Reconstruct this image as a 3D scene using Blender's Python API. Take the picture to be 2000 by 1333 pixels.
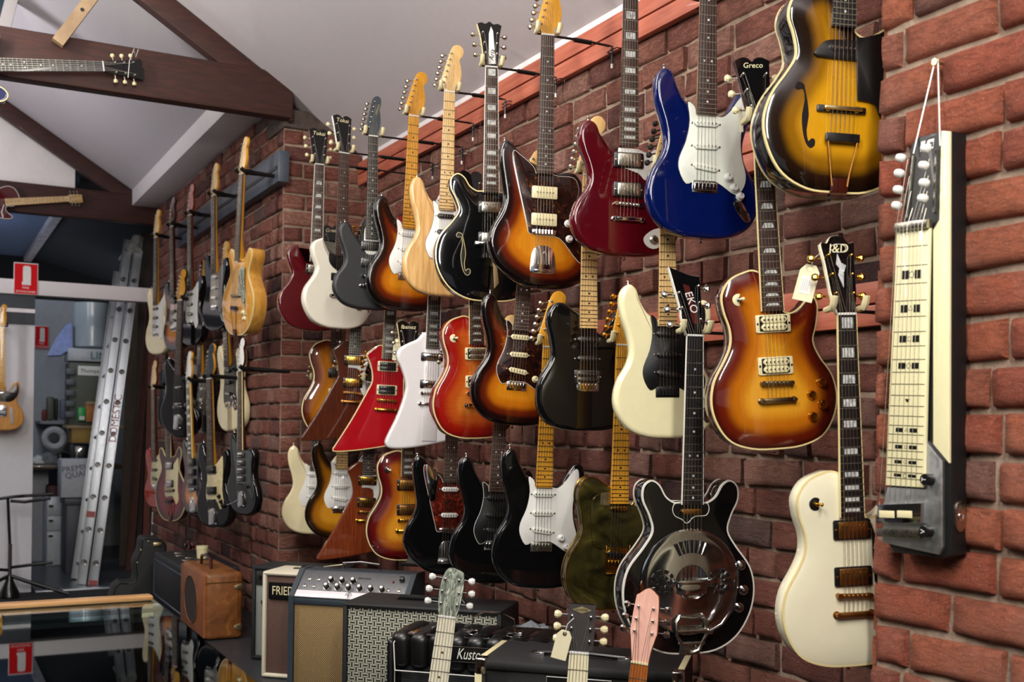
import bpy, bmesh, math, random
import numpy as np
from mathutils import Vector, Matrix, noise
for _o in list(bpy.data.objects): bpy.data.objects.remove(_o)
SC = bpy.context.scene
COL = SC.collection
PI = math.pi
rad = math.radians
# ------------------------------------------------------------------ camera
# world: +Y runs along the brick wall away from the camera, +X towards the wall, +Z up (metres)
TH = rad(28.2); ROLL = rad(0.8); FPX = 2145.0; PCX, PCY = 1000.0, 827.0; EYE = 1.38
W, H = 2000, 1333
FWD = Vector((math.sin(TH), math.cos(TH), 0)); RGT = Vector((math.cos(TH), -math.sin(TH), 0)); UP = Vector((0, 0, 1))
CAMP = Vector((0, 0, EYE))
cr = RGT*math.cos(ROLL) + UP*math.sin(ROLL); cu = UP*math.cos(ROLL) - RGT*math.sin(ROLL)
cam = bpy.data.cameras.new('camera'); camo = bpy.data.objects.new('camera', cam); COL.objects.link(camo)
camo.matrix_world = Matrix(((cr.x, cu.x, -FWD.x, 0), (cr.y, cu.y, -FWD.y, 0), (cr.z, cu.z, -FWD.z, EYE), (0, 0, 0, 1)))
cam.sensor_width = 36; cam.lens = FPX/W*36; cam.shift_y = (PCY-H/2)/W; cam.clip_start = .05; cam.clip_end = 60
cam.dof.use_dof = True; cam.dof.focus_distance = 3.3; cam.dof.aperture_fstop = 5.0
SC.camera = camo
# ------------------------------------------------------------------ light, exposure
SC.view_settings.view_transform = 'Standard'; SC.view_settings.look = 'None'
SC.view_settings.exposure = 0.30; SC.view_settings.gamma = 1.0; SC.view_settings.use_curve_mapping = False
wd = bpy.data.worlds.new('daylight'); SC.world = wd; wd.use_nodes = True
wd.node_tree.nodes['Background'].inputs[0].default_value = (.80, .88, 1.0, 1); wd.node_tree.nodes['Background'].inputs[1].default_value = .35
def area(name, loc, target, sx, sy, power, col):
    l = bpy.data.lights.new(name, 'AREA'); l.shape = 'RECTANGLE'; l.size = sx; l.size_y = sy; l.energy = power; l.color = col
    o = bpy.data.objects.new(name, l); COL.objects.link(o); o.location = loc
    o.rotation_euler = (Vector(target)-Vector(loc)).to_track_quat('-Z', 'Y').to_euler(); return o
def tube(x, y, z, target, power, up=.95, col=(1.0, .95, .88), sx=.16, sy=1.3):
    area('tube_light', (x, y, z), target, sx, sy, power, col); area('ceiling_fill', (x, y, z+.05), (x+.02, y, z+2), sx, sy, power*up, col)  # second, upward lamp is added to brighten the ceiling
tube(.55, .1, 2.75, (1.55, 1.6, 1.3), 42)
tube(-.55, .6, 3.0, (1.4, 2.6, 1.3), 40)
tube(.35, 2.9, 3.05, (1.7, 3.7, 1.4), 34, .9)
tube(-.6, 4.7, 3.1, (1.5, 6.2, 1.6), 34, .8)
tube(-.9, 7.5, 2.75, (-.1, 9.3, 1.7), 16, 2.0, (.98, .96, 1.0))  # strong upward lamp added here to light the white gable
area('storage_light', (.6, 10.2, 2.9), (.9, 11.6, .8), .3, .6, 7, (.85, .93, 1.0))
area('storage_ceiling_fill', (.1, 11.3, 2.75), (.2, 11.6, 4), .3, 1.6, 9, (.6, .74, 1.0))  # unseen blue lamp added to light the storage ceiling

# ------------------------------------------------------------------ helpers
def ray(px, py):
    u, v = px-PCX, py-PCY
    a = u*math.cos(ROLL)+v*math.sin(ROLL); b = -u*math.sin(ROLL)+v*math.cos(ROLL)
    return (FWD + RGT*(a/FPX) - UP*(b/FPX))
def atX(px, py, X): d = ray(px, py); return CAMP + d*(X/d.x)
def atY(px, py, Y): d = ray(px, py); return CAMP + d*(Y/d.y)
def atZ(px, py, Z): d = ray(px, py); return CAMP + d*((Z-EYE)/d.z)
def atD(px, py, D): return CAMP + ray(px, py)*D
def ray_angle(px, py): d = ray(px, py); return math.atan2(d.x, d.y)
def tag(o, label=None, cat=None, group=None, kind=None):
    if label: o['label'] = label
    if cat: o['category'] = cat
    if group: o['group'] = group
    if kind: o['kind'] = kind
    return o
def thing(name, label, cat, group=None, M=None, loc=None, rz=0):
    o = bpy.data.objects.new(name, None); COL.objects.link(o); o.empty_display_size = .05
    if M is not None: o.matrix_world = M
    if loc is not None: o.location = loc; o.rotation_euler = (0, 0, rz)
    return tag(o, label, cat, group)
def srgb(h):
    c = [int(h[i:i+2], 16)/255 for i in (0, 2, 4)]
    return tuple(((x+.055)/1.055)**2.4 if x > .04045 else x/12.92 for x in c)+(1,)

class MB:
    """collects shapes into one bmesh"""
    def __init__(s): s.bm = bmesh.new(); s.m = 0; s.T = Matrix.Identity(4)
    def _v(s, p): return s.bm.verts.new(s.T @ Vector(p))
    def face(s, vs, sm=True):
        try: f = s.bm.faces.new(vs)
        except ValueError: return None
        f.material_index = s.m; f.smooth = sm; return f
    def quad(s, *ps): return s.face([s._v(p) for p in ps])
    def loft(s, rings, closed=True, caps=(True, True)):
        R = [[s._v(p) for p in r] for r in rings]; n = len(R[0])
        for a, b in zip(R[:-1], R[1:]):
            for i in range(n if closed else n-1):
                j = (i+1) % n; s.face([a[i], a[j], b[j], b[i]])
        if closed and caps[0]: s.face(R[0][::-1])
        if closed and caps[1]: s.face(R[-1])
        return R
    def box(s, x0, y0, z0, x1, y1, z1, bev=0, seg=2):
        b = bmesh.new(); bmesh.ops.create_cube(b, size=1)
        for v in b.verts: v.co = Vector(((x0+x1)/2+v.co.x*(x1-x0), (y0+y1)/2+v.co.y*(y1-y0), (z0+z1)/2+v.co.z*(z1-z0)))
        if bev: bmesh.ops.bevel(b, geom=b.edges[:], offset=bev, segments=seg, profile=.5, affect='EDGES')
        mp = {v: s._v(v.co) for v in b.verts}
        for f in b.faces: s.face([mp[v] for v in f.verts])
        b.free()
    def prism(s, pts, y0, y1, bev=0, axis='y'):
        """outline (x,z) extruded from y0 (front, small y) to y1"""
        A = sum(pts[i][0]*pts[(i+1) % len(pts)][1]-pts[(i+1) % len(pts)][0]*pts[i][1] for i in range(len(pts)))
        if A < 0: pts = pts[::-1]
        def R(o, y):
            q = inset(pts, o) if o else pts
            return [((a, y, b) if axis == 'y' else (a, b, y)) for a, b in q]
        if bev: rings = [R(bev, y0), R(bev*.3, y0+bev*.3), R(0, y0+bev), R(0, y1-bev), R(bev*.3, y1-bev*.3), R(bev, y1)]
        else: rings = [R(0, y0), R(0, y1)]
        s.loft(rings)
    def cyl(s, p0, p1, r, r1=None, n=12, caps=True):
        p0, p1 = Vector(p0), Vector(p1); r1 = r if r1 is None else r1
        d = (p1-p0).normalized(); a = d.orthogonal().normalized(); b = d.cross(a)
        C = [(math.cos(2*PI*k/n), math.sin(2*PI*k/n)) for k in range(n)]
        s.loft([[p0+(a*c+b*e)*r for c, e in C], [p1+(a*c+b*e)*r1 for c, e in C]], caps=(caps, caps))
    def lathe(s, base, axis, prof, n=16):
        base, d = Vector(base), Vector(axis).normalized(); a = d.orthogonal().normalized(); b = d.cross(a)
        C = [(math.cos(2*PI*k/n), math.sin(2*PI*k/n)) for k in range(n)]
        s.loft([[base+d*h+(a*c+b*e)*max(r, 1e-4) for c, e in C] for h, r in prof])
    def tube(s, path, r, n=8, closed=False):
        P = [Vector(p) for p in path]; rings = []
        up = None
        for i, p in enumerate(P):
            t = (P[min(i+1, len(P)-1)]-P[max(i-1, 0)]).normalized() if not closed else (P[(i+1) % len(P)]-P[i-1]).normalized()
            if up is None or abs(up.dot(t)) > .95: up = t.orthogonal().normalized()
            a = (up-t*up.dot(t)).normalized(); up = a; b = t.cross(a)
            rr = r[i] if isinstance(r, (list, tuple)) else r
            rings.append([p+(a*math.cos(2*PI*k/n)+b*math.sin(2*PI*k/n))*rr for k in range(n)])
        if closed: rings.append(rings[0])
        s.loft(rings, caps=(not closed, not closed))
    def mesh(s, name, mats, sharp=38):
        bmesh.ops.recalc_face_normals(s.bm, faces=s.bm.faces[:])
        me = bpy.data.meshes.new(name); s.bm.to_mesh(me); s.bm.free()
        for m in (mats if isinstance(mats, (list, tuple)) else [mats]): me.materials.append(m)
        me.set_sharp_from_angle(angle=rad(sharp)); return me
    def build(s, name, mats, parent=None, M=None, sharp=38):
        return link(name, s.mesh(name, mats, sharp), parent, M)
def link(name, me, parent=None, M=None):
    o = bpy.data.objects.new(name, me); COL.objects.link(o)
    if parent is not None: o.parent = parent
    if M is not None: o.matrix_local = M
    return o
_cache = {}
def cached(key, fn):
    if key not in _cache: _cache[key] = fn()
    return _cache[key]
def inset(pts, o):
    n = len(pts); out = []
    for i in range(n):
        a, b, c = pts[i-1], pts[i], pts[(i+1) % n]
        n1 = (-(b[1]-a[1]), b[0]-a[0]); n2 = (-(c[1]-b[1]), c[0]-b[0])
        l1 = math.hypot(*n1) or 1e-9; l2 = math.hypot(*n2) or 1e-9
        nx, nz = n1[0]/l1+n2[0]/l2, n1[1]/l1+n2[1]/l2; l = math.hypot(nx, nz) or 1e-9
        nx, nz = nx/l, nz/l; k = min(1/max(nx*n1[0]/l1+nz*n1[1]/l1, .5), 1.6)
        out.append((b[0]+nx*o*k, b[1]+nz*o*k))
    return out
def spline(P, sub=4):
    """closed Catmull-Rom; points given as (x,z) or (x,z,1) for a corner"""
    n = len(P); out = []
    for i in range(n):
        p0, p1, p2, p3 = P[i-1], P[i], P[(i+1) % n], P[(i+2) % n]
        if len(p1) > 2: p0 = p1
        if len(p2) > 2: p3 = p2
        for k in range(sub):
            t = k/sub; q = []
            for j in (0, 1):
                a, b, c, d = p0[j], p1[j], p2[j], p3[j]
                q.append(.5*((2*b)+(c-a)*t+(2*a-5*b+4*c-d)*t*t+(3*b-a-3*c+d)*t**3))
            out.append(tuple(q))
    A = sum(out[i][0]*out[(i+1) % len(out)][1]-out[(i+1) % len(out)][0]*out[i][1] for i in range(len(out)))
    return out if A > 0 else out[::-1]
def text(parent, s, size, loc, rot, mat, name='lettering', ext=.0004, shear=0, align='CENTER', sx=1):
    c = bpy.data.curves.new(name, 'FONT'); c.body = s; c.size = size; c.extrude = ext; c.align_x = align; c.align_y = 'CENTER'; c.shear = shear
    c.resolution_u = 3
    o = bpy.data.objects.new(name+'_tmp', c); COL.objects.link(o)
    dg = bpy.context.evaluated_depsgraph_get(); me = bpy.data.meshes.new_from_object(o.evaluated_get(dg))
    bpy.data.objects.remove(o); bpy.data.curves.remove(c)
    me.materials.clear(); me.materials.append(mat)
    M = Matrix.Translation(loc) @ Matrix.Rotation(rot[2], 4, 'Z') @ Matrix.Rotation(rot[1], 4, 'Y') @ Matrix.Rotation(rot[0], 4, 'X') @ Matrix.Diagonal((sx, 1, 1, 1))
    return link(name, me, parent, M)
# ------------------------------------------------------------------ materials
class NT:
    def __init__(s, name):
        s.mat = bpy.data.materials.new(name); s.mat.use_nodes = True; s.t = s.mat.node_tree; s.p = s.t.nodes['Principled BSDF']
    def n(s, typ, **kw):
        nd = s.t.nodes.new(typ)
        for k, v in kw.items():
            if k in nd.inputs and not hasattr(nd, k): nd.inputs[k].default_value = v
            else:
                try: setattr(nd, k, v)
                except Exception: nd.inputs[k].default_value = v
        return nd
    def l(s, a, b): s.t.links.new(a, b)
    def ramp(s, fac, stops, mode='LINEAR'):
        r = s.n('ShaderNodeValToRGB'); e = r.color_ramp.elements; r.color_ramp.interpolation = mode
        while len(e) < len(stops): e.new(.5)
        for i, (p, c) in enumerate(stops): e[i].position = p; e[i].color = c
        s.l(fac, r.inputs[0]); return r.outputs[0]
    def bump(s, h, d, st=1.0):
        b = s.n('ShaderNodeBump'); b.inputs['Strength'].default_value = st; b.inputs['Distance'].default_value = d
        s.l(h, b.inputs['Height']); s.l(b.outputs[0], s.p.inputs['Normal'])
    def set(s, rough=.5, metal=0, coat=0, spec=.5, col=None):
        s.p.inputs['Roughness'].default_value = rough; s.p.inputs['Metallic'].default_value = metal
        s.p.inputs['Coat Weight'].default_value = coat; s.p.inputs['Coat Roughness'].default_value = .04
        s.p.inputs['Specular IOR Level'].default_value = spec if coat < .65 else .12
        if col: s.p.inputs['Base Color'].default_value = col
    def coords(s, sc=(1, 1, 1), rot=(0, 0, 0)):
        c = s.n('ShaderNodeTexCoord'); m = s.n('ShaderNodeMapping'); m.inputs['Scale'].default_value = sc; m.inputs['Rotation'].default_value = rot
        s.l(c.outputs['Object'], m.inputs[0]); return m.outputs[0]
    def noise(s, vec, scale, detail=4, rough=.6):
        nn = s.n('ShaderNodeTexNoise'); nn.inputs['Scale'].default_value = scale; nn.inputs['Detail'].default_value = detail; nn.inputs['Roughness'].default_value = rough
        s.l(vec, nn.inputs['Vector']); return nn.outputs['Fac']
    def math(s, op, a, b=None):
        m = s.n('ShaderNodeMath'); m.operation = op
        for i, x in enumerate((a, b)):
            if x is None: continue
            if isinstance(x, (int, float)): m.inputs[i].default_value = x
            else: s.l(x, m.inputs[i])
        return m.outputs[0]
    def mix(s, f, a, b, mode='MIX'):
        m = s.n('ShaderNodeMix'); m.data_type = 'RGBA'; m.blend_type = mode
        for i, x in ((0, f), (6, a), (7, b)):
            if isinstance(x, (int, float)): m.inputs[i].default_value = x
            elif isinstance(x, tuple): m.inputs[i].default_value = x
            else: s.l(x, m.inputs[i])
        return m.outputs[2]
def paint(name, hx, rough=.4, coat=0, metal=0, spec=.5, vary=.08, bump=0, bscale=400):
    t = NT(name); t.set(rough, metal, coat, spec); c = srgb(hx)
    f = t.noise(t.coords(), 22, 3)
    d = tuple(x*(1-vary) for x in c[:3])+(1,); e = tuple(min(1, x*(1+vary)) for x in c[:3])+(1,)
    t.l(t.ramp(f, [(.3, d), (.7, e)]), t.p.inputs['Base Color'])
    if bump: t.bump(t.noise(t.coords(), bscale, 2), bump)
    return t.mat
def burst(name, stops, grain=.18, coat=1.0, flame=0):
    """finish whose colour runs with the distance from the body's edge (attribute edge, metres)"""
    t = NT(name); t.set(.22, 0, coat)
    a = t.n('ShaderNodeAttribute'); a.attribute_name = 'edge'
    nz = t.noise(t.coords(), 14, 2); e = t.math('ADD', a.outputs['Fac'], t.math('MULTIPLY', t.math('SUBTRACT', nz, .5), .012))
    c = t.ramp(t.math('MULTIPLY', e, 10.0), [(p*10, srgb(h)) for p, h in stops], 'EASE')
    g = t.noise(t.coords((60, 1, 3)) if not flame else t.coords((4, 1, 70)), 3, 5, .65)
    t.l(t.mix(grain, c, t.ramp(g, [(.35, (.25, .2, .15, 1)), (.65, (1, 1, 1, 1))]), 'MULTIPLY'), t.p.inputs['Base Color'])
    return t.mat
def wood(name, c1, c2, rough=.35, coat=.3, sc=(50, 50, 2.2), scale=3, bump=0):
    t = NT(name); t.set(rough, 0, coat)
    g = t.noise(t.coords(sc), scale, 6, .6); t.l(t.ramp(g, [(.32, srgb(c1)), (.68, srgb(c2))]), t.p.inputs['Base Color'])
    if bump: t.bump(g, bump)
    return t.mat
def brick_mat(name, cols, dust=.25, mortar=None):
    t = NT(name); t.set(.85, 0, 0, .35)
    a = t.n('ShaderNodeAttribute'); a.attribute_name = 'tone'
    c = t.ramp(a.outputs['Fac'], [(i/(len(cols)-1), srgb(h)) for i, h in enumerate(cols)])
    n1 = t.noise(t.coords(), 26, 6, .7); n2 = t.noise(t.coords(), 5, 3); n3 = t.noise(t.coords(), 210, 5, .8); n4 = t.noise(t.coords((1, 1, 3.2)), 30, 6, .75)
    c = t.mix(t.ramp(n1, [(.45, (0, 0, 0, 1)), (.8, (.4, .4, .4, 1))]), c, srgb('6a3a32'))
    c = t.mix(t.ramp(n2, [(.5, (0, 0, 0, 1)), (.8, (dust,)*3+(1,))]), c, srgb('b58d80'))
    c = t.mix(t.ramp(n3, [(.56, (0, 0, 0, 1)), (.68, (.6, .6, .6, 1))]), c, srgb('d8ac9a'))
    t.l(c, t.p.inputs['Base Color'])
    v = t.n('ShaderNodeTexVoronoi'); v.inputs['Scale'].default_value = 75; t.l(t.coords((1, 1, 1.6)), v.inputs['Vector'])
    h = t.math('ADD', t.math('MULTIPLY', n3, .75), t.math('ADD', t.math('MULTIPLY', t.ramp(n4, [(.38, (0, 0, 0, 1)), (.5, (1, 1, 1, 1))]), .45), t.math('MULTIPLY', v.outputs['Distance'], .2)))
    t.bump(h, .014); return t.mat
def grille(name, kind, c1, c2, s):
    t = NT(name); t.set(.7); v = t.coords((1, 1, 1))
    sp = t.n('ShaderNodeSeparateXYZ'); t.l(v, sp.inputs[0]); x, z = sp.outputs[0], sp.outputs[2]
    X = t.math('DIVIDE', x, s); Z = t.math('DIVIDE', z, s)
    if kind == 'weave':
        fx, fz = t.math('FRACT', X), t.math('FRACT', Z)
        ch = t.math('MODULO', t.math('ABSOLUTE', t.math('ADD', t.math('FLOOR', X), t.math('FLOOR', Z))), 2)
        bar = lambda f: t.math('LESS_THAN', t.math('ABSOLUTE', t.math('SUBTRACT', f, .5)), .17)
        m = t.math('MAXIMUM', t.math('MULTIPLY', ch, bar(fx)), t.math('MULTIPLY', t.math('SUBTRACT', 1, ch), bar(fz)))
        m = t.math('MAXIMUM', m, t.math('MAXIMUM', t.math('LESS_THAN', fx, .08), t.math('LESS_THAN', fz, .08)))
    else:
        sx = t.math('SINE', t.math('MULTIPLY', X, 2*PI)); sz = t.math('SINE', t.math('MULTIPLY', Z, 2*PI))
        m = t.math('ADD', t.math('MULTIPLY', t.math('MULTIPLY', sx, sz), .5), .5)
        if kind == 'lines': m = t.math('ADD', t.math('MULTIPLY', t.math('MAXIMUM', sx, sz), .5), .4)
    t.l(t.ramp(m, [(.25, srgb(c1)), (.75, srgb(c2))]), t.p.inputs['Base Color']); t.bump(m, .0015)
    return t.mat
def patterned(name, stops, scale, rough=.2, coat=1, sc=(1, 1, 1), dist=1.5):
    t = NT(name); t.set(rough, 0, coat)
    n = t.n('ShaderNodeTexNoise'); n.inputs['Scale'].default_value = scale; n.inputs['Detail'].default_value = 3; n.inputs['Distortion'].default_value = dist
    t.l(t.coords(sc), n.inputs['Vector']); t.l(t.ramp(n.outputs['Fac'], [(p, srgb(h)) for p, h in stops]), t.p.inputs['Base Color']); return t.mat
def metal(name, hx, rough=.15, vary=.05):
    t = NT(name); t.set(rough, 1, 0, .5, srgb(hx)); f = t.noise(t.coords(), 60, 3)
    m = t.n('ShaderNodeMapRange'); m.inputs[3].default_value = rough*.7; m.inputs[4].default_value = rough*1.5+vary; t.l(f, m.inputs[0]); t.l(m.outputs[0], t.p.inputs['Roughness']); return t.mat
def glass_top():
    t = NT('counter_glass'); nt = t.t; nt.nodes.remove(t.p)
    tr = t.n('ShaderNodeBsdfTransparent'); tr.inputs[0].default_value = (.86, .93, .9, 1); gl = t.n('ShaderNodeBsdfGlossy'); gl.inputs['Roughness'].default_value = .015; gl.inputs[0].default_value = (.95, 1, .98, 1)
    f = t.n('ShaderNodeFresnel'); f.inputs[0].default_value = 1.75; m = t.n('ShaderNodeMixShader')
    t.l(f.outputs[0], m.inputs[0]); t.l(tr.outputs[0], m.inputs[1]); t.l(gl.outputs[0], m.inputs[2]); t.l(m.outputs[0], nt.nodes['Material Output'].inputs[0]); return t.mat
chrome = metal('chrome', 'd8d8d8', .08); nickel = metal('nickel', 'b4b0a4', .22); gold = metal('gold_plate', 'd0a040', .16); agedgold = metal('aged_gold', 'a5743c', .3)
brass = metal('worn_brass', 'c9b98a', .3); alu = metal('aluminium', 'b9bdc2', .38); stringm = metal('string_steel', 'c8c4b8', .25); fretm = metal('fret_wire', '8e887a', .4)
black = paint('black_gloss', '0a0a0b', .12, 1); blackp = paint('black_plastic', '101011', .3, .2); satin = paint('satin_black', '1b1c1f', .5, .05); blackmetal = paint('black_metal', '121213', .4, 0, .3)
white = paint('white_gloss', 'dcdadb', .2, 1, vary=.02); cream = paint('cream_gloss', 'e6dfb4', .2, 1, vary=.03); vint = paint('aged_cream', 'd9cda6', .25, .9, vary=.04); ivory = paint('ivory_gloss', 'ded9bd', .2, 1, vary=.02)
offwhite = paint('off_white_sg', 'ddd8c8', .25, .9, vary=.02)
wplas = paint('white_plastic', 'd6d6d2', .3, .2, vary=.02); cplas = paint('cream_plastic', 'd8cfa4', .35, .2, vary=.04); mintp = paint('mint_plastic', 'd2d6cc', .3, .3, vary=.02)
bindc = paint('cream_binding', 'd9c890', .3, .4, vary=.04); bindw = paint('white_binding', 'd8d6cc', .3, .4, vary=.03); paper = paint('paper_tag', 'd9d3b2', .8, vary=.03)
red = paint('cherry_red', '7c0a12', .15, 1, vary=.12); dred = paint('dark_cherry', '4c0710', .15, 1, vary=.15); blue = paint('deep_blue', '041147', .15, 1, vary=.1); brightred = paint('bright_cherry', 'a1101a', .14, 1, vary=.1)
goldk = patterned('bronze_black_top', [(.35, '17150a'), (.6, '3a3518'), (.8, '6b5f2a')], 9, .12, 1)
natural = wood('natural_ash', 'b98a4c', 'd9b27a', .25, .9, (26, 26, 2), 3); brownw = wood('brown_mahogany', '38170c', '54240f', .25, .9, (40, 40, 3), 3); mahog = wood('red_mahogany', '5a2412', '7c3a1c', .25, .9, (40, 40, 3), 3)
amber = wood('amber_maple', 'b5791f', 'd39b35', .3, .7, (30, 30, 4)); maple = wood('pale_maple', 'c49c5e', 'dcbb80', .3, .6, (30, 30, 4)); ylw = wood('yellow_maple', 'bd8422', 'd39a33', .25, .8, (30, 30, 4))
rosew = wood('rosewood', '241613', '3d2620', .4, .1); ebony = wood('ebony', '0d0c0d', '1b1a1b', .35, .2); neckdk = wood('dark_neck', '2a0f0a', '45190f', .3, .8)
pink = wood('pink_head', 'd7a293', 'e0b3a3', .3, .7, (40, 40, 3)); ornec = wood('orange_neck', '8e4c1c', 'a8602a', .3, .7)
tort = patterned('tortoise', [(.3, '1c0806'), (.55, '4a140c'), (.75, '86301c')], 40); dtort = patterned('dark_tortoise', [(.35, '120b0a'), (.62, '2c110c'), (.8, '7a4a22')], 45)
pearl = patterned('grey_pearl', [(.3, '3b4238'), (.5, '7d8678'), (.7, 'c8ccbc')], 22, .2, 1, (3, 1, 1), 3); mop = patterned('inlay_pearl', [(.3, '8b8f8f'), (.7, 'd5d8d5')], 60, .2, .5)
sb3 = burst('three_tone_burst', [(0, '0b0505'), (.022, '1a0806'), (.045, '5c1c08'), (.075, 'b4660f'), (.1, 'c67d18')]); sb2 = burst('two_tone_burst', [(0, '150c05'), (.02, '2a1606'), (.05, '99600f'), (.09, 'c08522')])
lpb = burst('honey_burst', [(0, '3a0c07'), (.025, '5c1808'), (.06, 'b0640e'), (.1, 'd19224')], .1); chb = burst('cherry_burst', [(0, '7a0a0c'), (.03, '98180c'), (.07, 'b5501a'), (.1, 'c6702a')], .25, flame=1)
archb = burst('tobacco_burst', [(0, '0c0704'), (.03, '1c0e05'), (.06, '7d5408'), (.1, 'c08a12')], .06); vio = burst('brown_burst', [(0, '2c0c05'), (.02, '5a220a'), (.05, '9c5a12'), (.09, 'b97820')])
wineb = burst('wine_burst', [(0, '30060a'), (.03, '5c0f0f'), (.06, 'a05516'), (.1, 'd08e28')], .1); cherryd = burst('dark_red_burst', [(0, '160203'), (.02, '3a0508'), (.06, '6d0a10')], .05)
honey = wood('honey_maple', 'b07a30', 'cf9a48', .2, 1, (20, 20, 3)); redmah = wood('red_stained', '7a1c10', 'a3301a', .2, 1)
tolex = paint('black_tolex', '131517', .55, 0, vary=.1, bump=.0012, bscale=700); tealtolex = paint('dark_teal_tolex', '26313a', .5, 0, vary=.1, bump=.001, bscale=600); creamtolex = paint('cream_tolex', 'cfc8b4', .5, 0, vary=.03, bump=.001)
beamw = wood('painted_beam', '2e1712', '442119', .6, .05, (2, 40, 12), 4, .003); timber = wood('raw_timber', '8a7258', 'a58c6b', .7, 0, (3, 30, 3))
railw = wood('red_stained_rail', 'a0503a', 'bb6a52', .55, .05, (30, 2, 30), 2)
ceilp = paint('ceiling_paint', 'c2bcc0', .9, vary=.02, bump=.002, bscale=3); whitep = paint('white_paint', 'e4dfe0', .7, vary=.02); mortarm = paint('mortar', '8a7767', .95, vary=.25, bump=.004, bscale=60)
# ------------------------------------------------------------------ the place
WALLX, CORY, LEFTX, ENDY, PILX, PILY = 2.12, 5.72, 1.68, 9.36, 1.78, 1.675
def struct(name, mb, mats, sharp=38):
    o = mb.build(name, mats, None, None, sharp); o['kind'] = 'structure'; return o
b = MB(); b.box(-3.2, -3, -.1, 2.6, 12.6, 0); struct('floor', b, paint('carpet', '17171b', .9, vary=.2, bump=.003, bscale=300))
b = MB(); b.box(.79, ENDY+.02, .001, 1.9, 12.4, .008); struct('floor_storage', b, paint('grey_vinyl', '3a4149', .35, .1, vary=.1))
b = MB(); b.box(.79, ENDY-.06, .0, 1.66, ENDY+.02, .014, .003); struct('trim_1', b, alu)
zc = lambda X: 2.825+.625*(WALLX-X)
b = MB(); RX = -.9
b.prism([(WALLX+.1, zc(WALLX+.1)), (RX, zc(RX)), (RX, zc(RX)+.08), (WALLX+.1, zc(WALLX+.1)+.08)], -3, ENDY+.45)
b.prism([(RX, zc(RX)), (-3.2, 2.9), (-3.2, 2.98), (RX, zc(RX)+.08)], -3, ENDY+.45); struct('ceiling', b, ceilp)
b = MB(); b.box(-3.3, -3, 0, -3.2, 12.6, 3.0); struct('wall_left', b, paint('left_wall_grey', '2c2a29', .8))
b = MB(); b.box(-3.2, -3.1, 0, -1.6, -3, 3.2); b.box(.6, -3.1, 0, 2.6, -3, 3.2); b.box(-1.6, -3.1, 0, .6, -3, 1.1); b.box(-1.6, -3.1, 2.1, .6, -3, 3.2); b.box(-3.2, -3.1, 3.2, 2.6, -3, 5); struct('wall_front', b, paint('front_wall_grey', '2a2827', .8))
b = MB(); b.box(WALLX+.03, -3, 0, WALLX+.14, CORY+.3, 2.83); struct('wall_core', b, mortarm)
# brick faces: every brick is a bevelled, dented block
def bricks(name, org, u, n, length, height, seed, mats, soft=.010, depth=.014, pitch=.0862, L=.232, top=None, course_tilt=0):
    rnd = random.Random(seed); b = MB(); bm = b.bm; lay = bm.verts.layers.float.new('tone')
    org, u, n = Vector(org), Vector(u), Vector(n)
    b.m = 1
    nu, nv = max(2, int(length/.08)), max(2, int(height/.05)); g = []
    for i in range(nu+1):
        g.append([bm.verts.new(org+u*(length*i/nu)+UP*(height*j/nv)+n*(rnd.uniform(-.003, .003))) for j in range(nv+1)])
    for i in range(nu):
        for j in range(nv): b.face([g[i][j], g[i+1][j], g[i+1][j+1], g[i][j+1]])
    b.m = 0; rows = int(height/pitch)+1
    for r in range(rows):
        z0 = r*pitch+.005; z1 = min((r+1)*pitch-.006, height)
        if z1-z0 < .02: continue
        s = 0 if r % 2 == 0 else -L*.5
        hdr = (r % 6 == 3)
        while s < length:
            bl = (L*.5 if hdr or rnd.random() < .12 else L)*rnd.uniform(.95, 1.04)
            a, e = max(s+.005, 0), min(s+bl-.006, length); s += bl
            if e-a < .03: continue
            tone = min(1, max(0, rnd.gauss(.5, .24))); off = depth+rnd.uniform(-.005, .007); tl = rnd.uniform(-.004, .004); tz = rnd.uniform(-.003, .003)
            K = 5 if bl > L*.7 else 3; V = 4; R = []
            ph = rnd.uniform(0, 50)
            for i in range(-1, K+2):
                col = []
                for j in range(-1, V+2):
                    fi, fj = min(max(i, 0), K)/K, min(max(j, 0), V)/V
                    edge = (i < 0 or i > K or j < 0 or j > V); ring = (i <= 0 or i >= K or j <= 0 or j >= V)
                    uu = a+(e-a)*fi; vv = z0+(z1-z0)*fj+tz*(fi*2-1)
                    if not edge:
                        q = 0 if not ring else 1
                        if i == 0: uu += 0
                        nz = noise.noise(Vector((uu*14+ph, vv*18, seed)))
                        h = off+tl*(fi*2-1)+nz*.0055-(soft*.35 if ring else 0)
                        if ring: uu += (soft*.25)*(1 if i == 0 else -1 if i == K else 0); vv += (soft*.3)*(1 if j == 0 else -1 if j == V else 0)
                        uu += noise.noise(Vector((uu*20, vv*20+ph, 3)))*.003; vv += noise.noise(Vector((uu*16+ph, vv*25, 9)))*.0035
                    else: h = -.004
                    vt = bm.verts.new(org+u*uu+UP*vv+n*h); vt[lay] = tone; col.append(vt)
                R.append(col)
            for i in range(len(R)-1):
                for j in range(len(R[0])-1): b.face([R[i][j], R[i+1][j], R[i+1][j+1], R[i][j+1]])
    o = b.build(name, mats, None, None, 75); o['kind'] = 'structure'; return o
bk1 = brick_mat('brick_red_brown', ['523a3a', '824d44', '95594c', 'a06858', 'b08070', '6e5955'])
bk2 = brick_mat('brick_orange_red', ['7a625a', 'a35541', 'b25c43', 'bd6b4c', 'ad634b', '8a5b50'], .35)
bricks('wall_right', (WALLX, 1.2, 0), (0, 1, 0), (-1, 0, 0), CORY-1.2+.02, 2.80, 11, [bk1, mortarm])
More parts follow.
